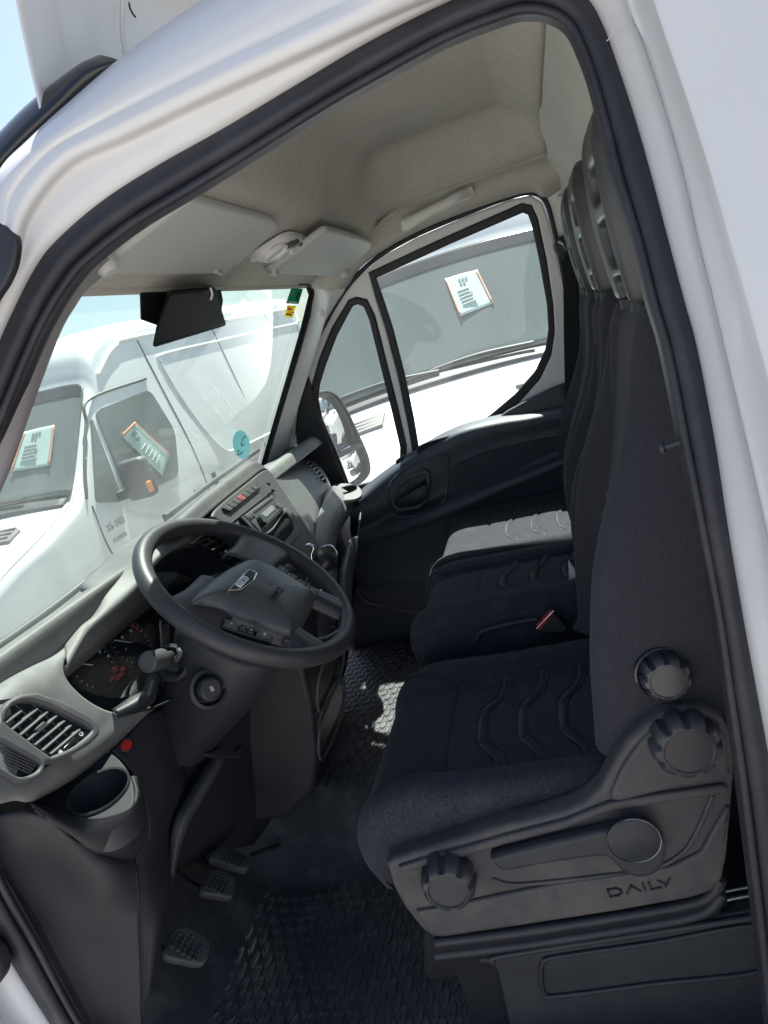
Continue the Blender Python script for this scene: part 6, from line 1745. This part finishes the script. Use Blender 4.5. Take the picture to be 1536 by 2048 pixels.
# paper notices taped in their windows
M_PAPER = mat('glass_tinted_paper', (0.36, 0.50, 0.46), 0.7, vary=(20, 0.05))  # paper colour greened to paint in the tint of the window glass
M_ORANGE = mat('orange_strip', (0.50, 0.24, 0.15), 0.6)
def notice(label, quad4, edge):
    o = thing('paper_notice', quad4[0], label, 'notice')
    c = sum(quad4, Vector()) / 4
    n = (quad4[1] - quad4[0]).cross(quad4[3] - quad4[0]).normalized()
    if n.dot(EYE - c) < 0: n = -n
    def q(f, g, h=0.0): return quad4[0].lerp(quad4[1], f).lerp(quad4[3].lerp(quad4[2], f), g) + n * h
    rows = [[q(f, g, 0.006 * math.sin(3.0 * f + 2 * g)) for f in (0, 0.25, 0.5, 0.75, 1)] for g in (0, 0.25, 0.5, 0.75, 1)]
    patch('sheet', rows, M_PAPER, o, nu=16, nv=16, thick=0.001)
    for e in edge:
        a = [[q(*( (f, e[1] + d) if e[0] == 'h' else (e[1] + d, f) ), 0.006 + 0.006 * math.sin(3 * (f if e[0] == 'h' else e[1]) + 2 * (e[1] if e[0] == 'h' else f))) for f in (0, 0.33, 0.66, 1)] for d in (-0.03, 0.03)]
        patch('edge_strip', a, M_ORANGE, o, nu=10, nv=3, thick=0.001)
    random.seed(3)
    for k in range(5):
        f, g = 0.30 + 0.10 * (k % 3) + 0.05, 0.12 + 0.10 * (k // 3)
        plate('print_block', [q(f, g, 0.011), q(f + 0.07, g, 0.011), q(f + 0.07, g + 0.07, 0.011), q(f, g + 0.07, 0.011)], mat('notice_print', (0.12, 0.15, 0.15), 0.7), o, thick=0.001, bev=0)
    for k in range(5):
        g = 0.42 + 0.09 * k
        tube('print_line', [q(0.2, g, 0.009), q(0.2 + 0.5 * random.uniform(0.6, 1), g, 0.009)], 0.004, M_PRINT, o, n=5)
    return o
def wsB(u, v, x0, y0):                                         # on a parked van's windshield plane
    return on(u, v, Vector((x0 + 0.925, y0, 1.475 + 0.06)), Vector((-0.60, 0, 0.56)))
notice('paper notice with orange edges on the windshield outside the far window', [wsB(890, 558, 2.95, 0.62), wsB(955, 540, 2.95, 0.62), wsB(987, 604, 2.95, 0.62), wsB(920, 634, 2.95, 0.62)], (('v', 0.03), ('v', 0.97)))
SY = 4.30 - 0.955
def vanA(l, y, z):
    a = math.radians(-5)
    return Vector((2.75 + l * math.cos(a) - y * math.sin(a), 4.30 + l * math.sin(a) + y * math.cos(a), z))
notice('paper notice in the door window of the side-on van', [vanA(1.62, -0.985, 1.74), vanA(1.84, -0.985, 1.80), vanA(2.10, -1.01, 1.46), vanA(1.88, -1.01, 1.33)], (('h', 0.02), ('v', 0.97)))
notice('paper notice on the windshield of the side-on van', [vanA(1.33, -0.42, 1.98), vanA(1.33, -0.70, 1.96), vanA(1.10, -0.72, 1.71), vanA(1.12, -0.36, 1.74)], (('v', 0.03), ('v', 0.97)))

# our own van's flanks and nose, as the mirror and other viewpoints see them
patch('body_side', [[Vector((1.93, -0.10, 0.45)), Vector((1.96, -0.10, 1.0)), Vector((1.94, -0.10, 1.5)), Vector((1.80, -0.10, 2.3)), Vector((1.70, -0.12, 2.7))],
                    [Vector((1.93, -3.0, 0.45)), Vector((1.96, -3.0, 1.0)), Vector((1.94, -3.0, 1.5)), Vector((1.82, -3.0, 2.3)), Vector((1.72, -3.0, 2.8))],
                    [Vector((1.93, -5.0, 0.45)), Vector((1.96, -5.0, 1.0)), Vector((1.94, -5.0, 1.5)), Vector((1.82, -5.0, 2.3)), Vector((1.72, -5.0, 2.8))]], M_PAINT, van, nu=24, nv=10, thick=0.004)
patch('door_skin', [[Vector((1.86, 1.05, 0.5)), Vector((1.90, 1.05, 0.9)), Vector((1.88, 1.0, 1.28))], [Vector((1.93, 0.4, 0.45)), Vector((1.96, 0.4, 0.9)), Vector((1.93, 0.4, 1.28))], [Vector((1.93, -0.09, 0.45)), Vector((1.96, -0.09, 0.9)), Vector((1.93, -0.09, 1.30))]], M_PAINT, van, nu=16, nv=10, thick=0.004)
patch('bonnet', [[Vector((x, 1.16, 1.44)) for x in (0.1, 0.5, 0.9, 1.3, 1.7)], [Vector((x, 1.40, 1.28)) for x in (0.08, 0.5, 0.9, 1.3, 1.72)], [Vector((x, 1.60, 1.05)) for x in (0.12, 0.5, 0.9, 1.3, 1.68)], [Vector((x, 1.68, 0.6)) for x in (0.16, 0.5, 0.9, 1.3, 1.64)]], M_PAINT, van, nu=24, nv=14, thick=0.004)
patch('body_skirt', [[Vector((-0.128, -0.06, 0.80)), Vector((-0.130, -0.06, 0.55)), Vector((-0.10, -0.06, 0.36))], [Vector((-0.128, -1.5, 0.80)), Vector((-0.130, -1.5, 0.55)), Vector((-0.10, -1.5, 0.36))], [Vector((-0.128, -4.0, 0.80)), Vector((-0.130, -4.0, 0.55)), Vector((-0.10, -4.0, 0.36))]], M_PAINT, van, nu=10, nv=8, thick=0.003)
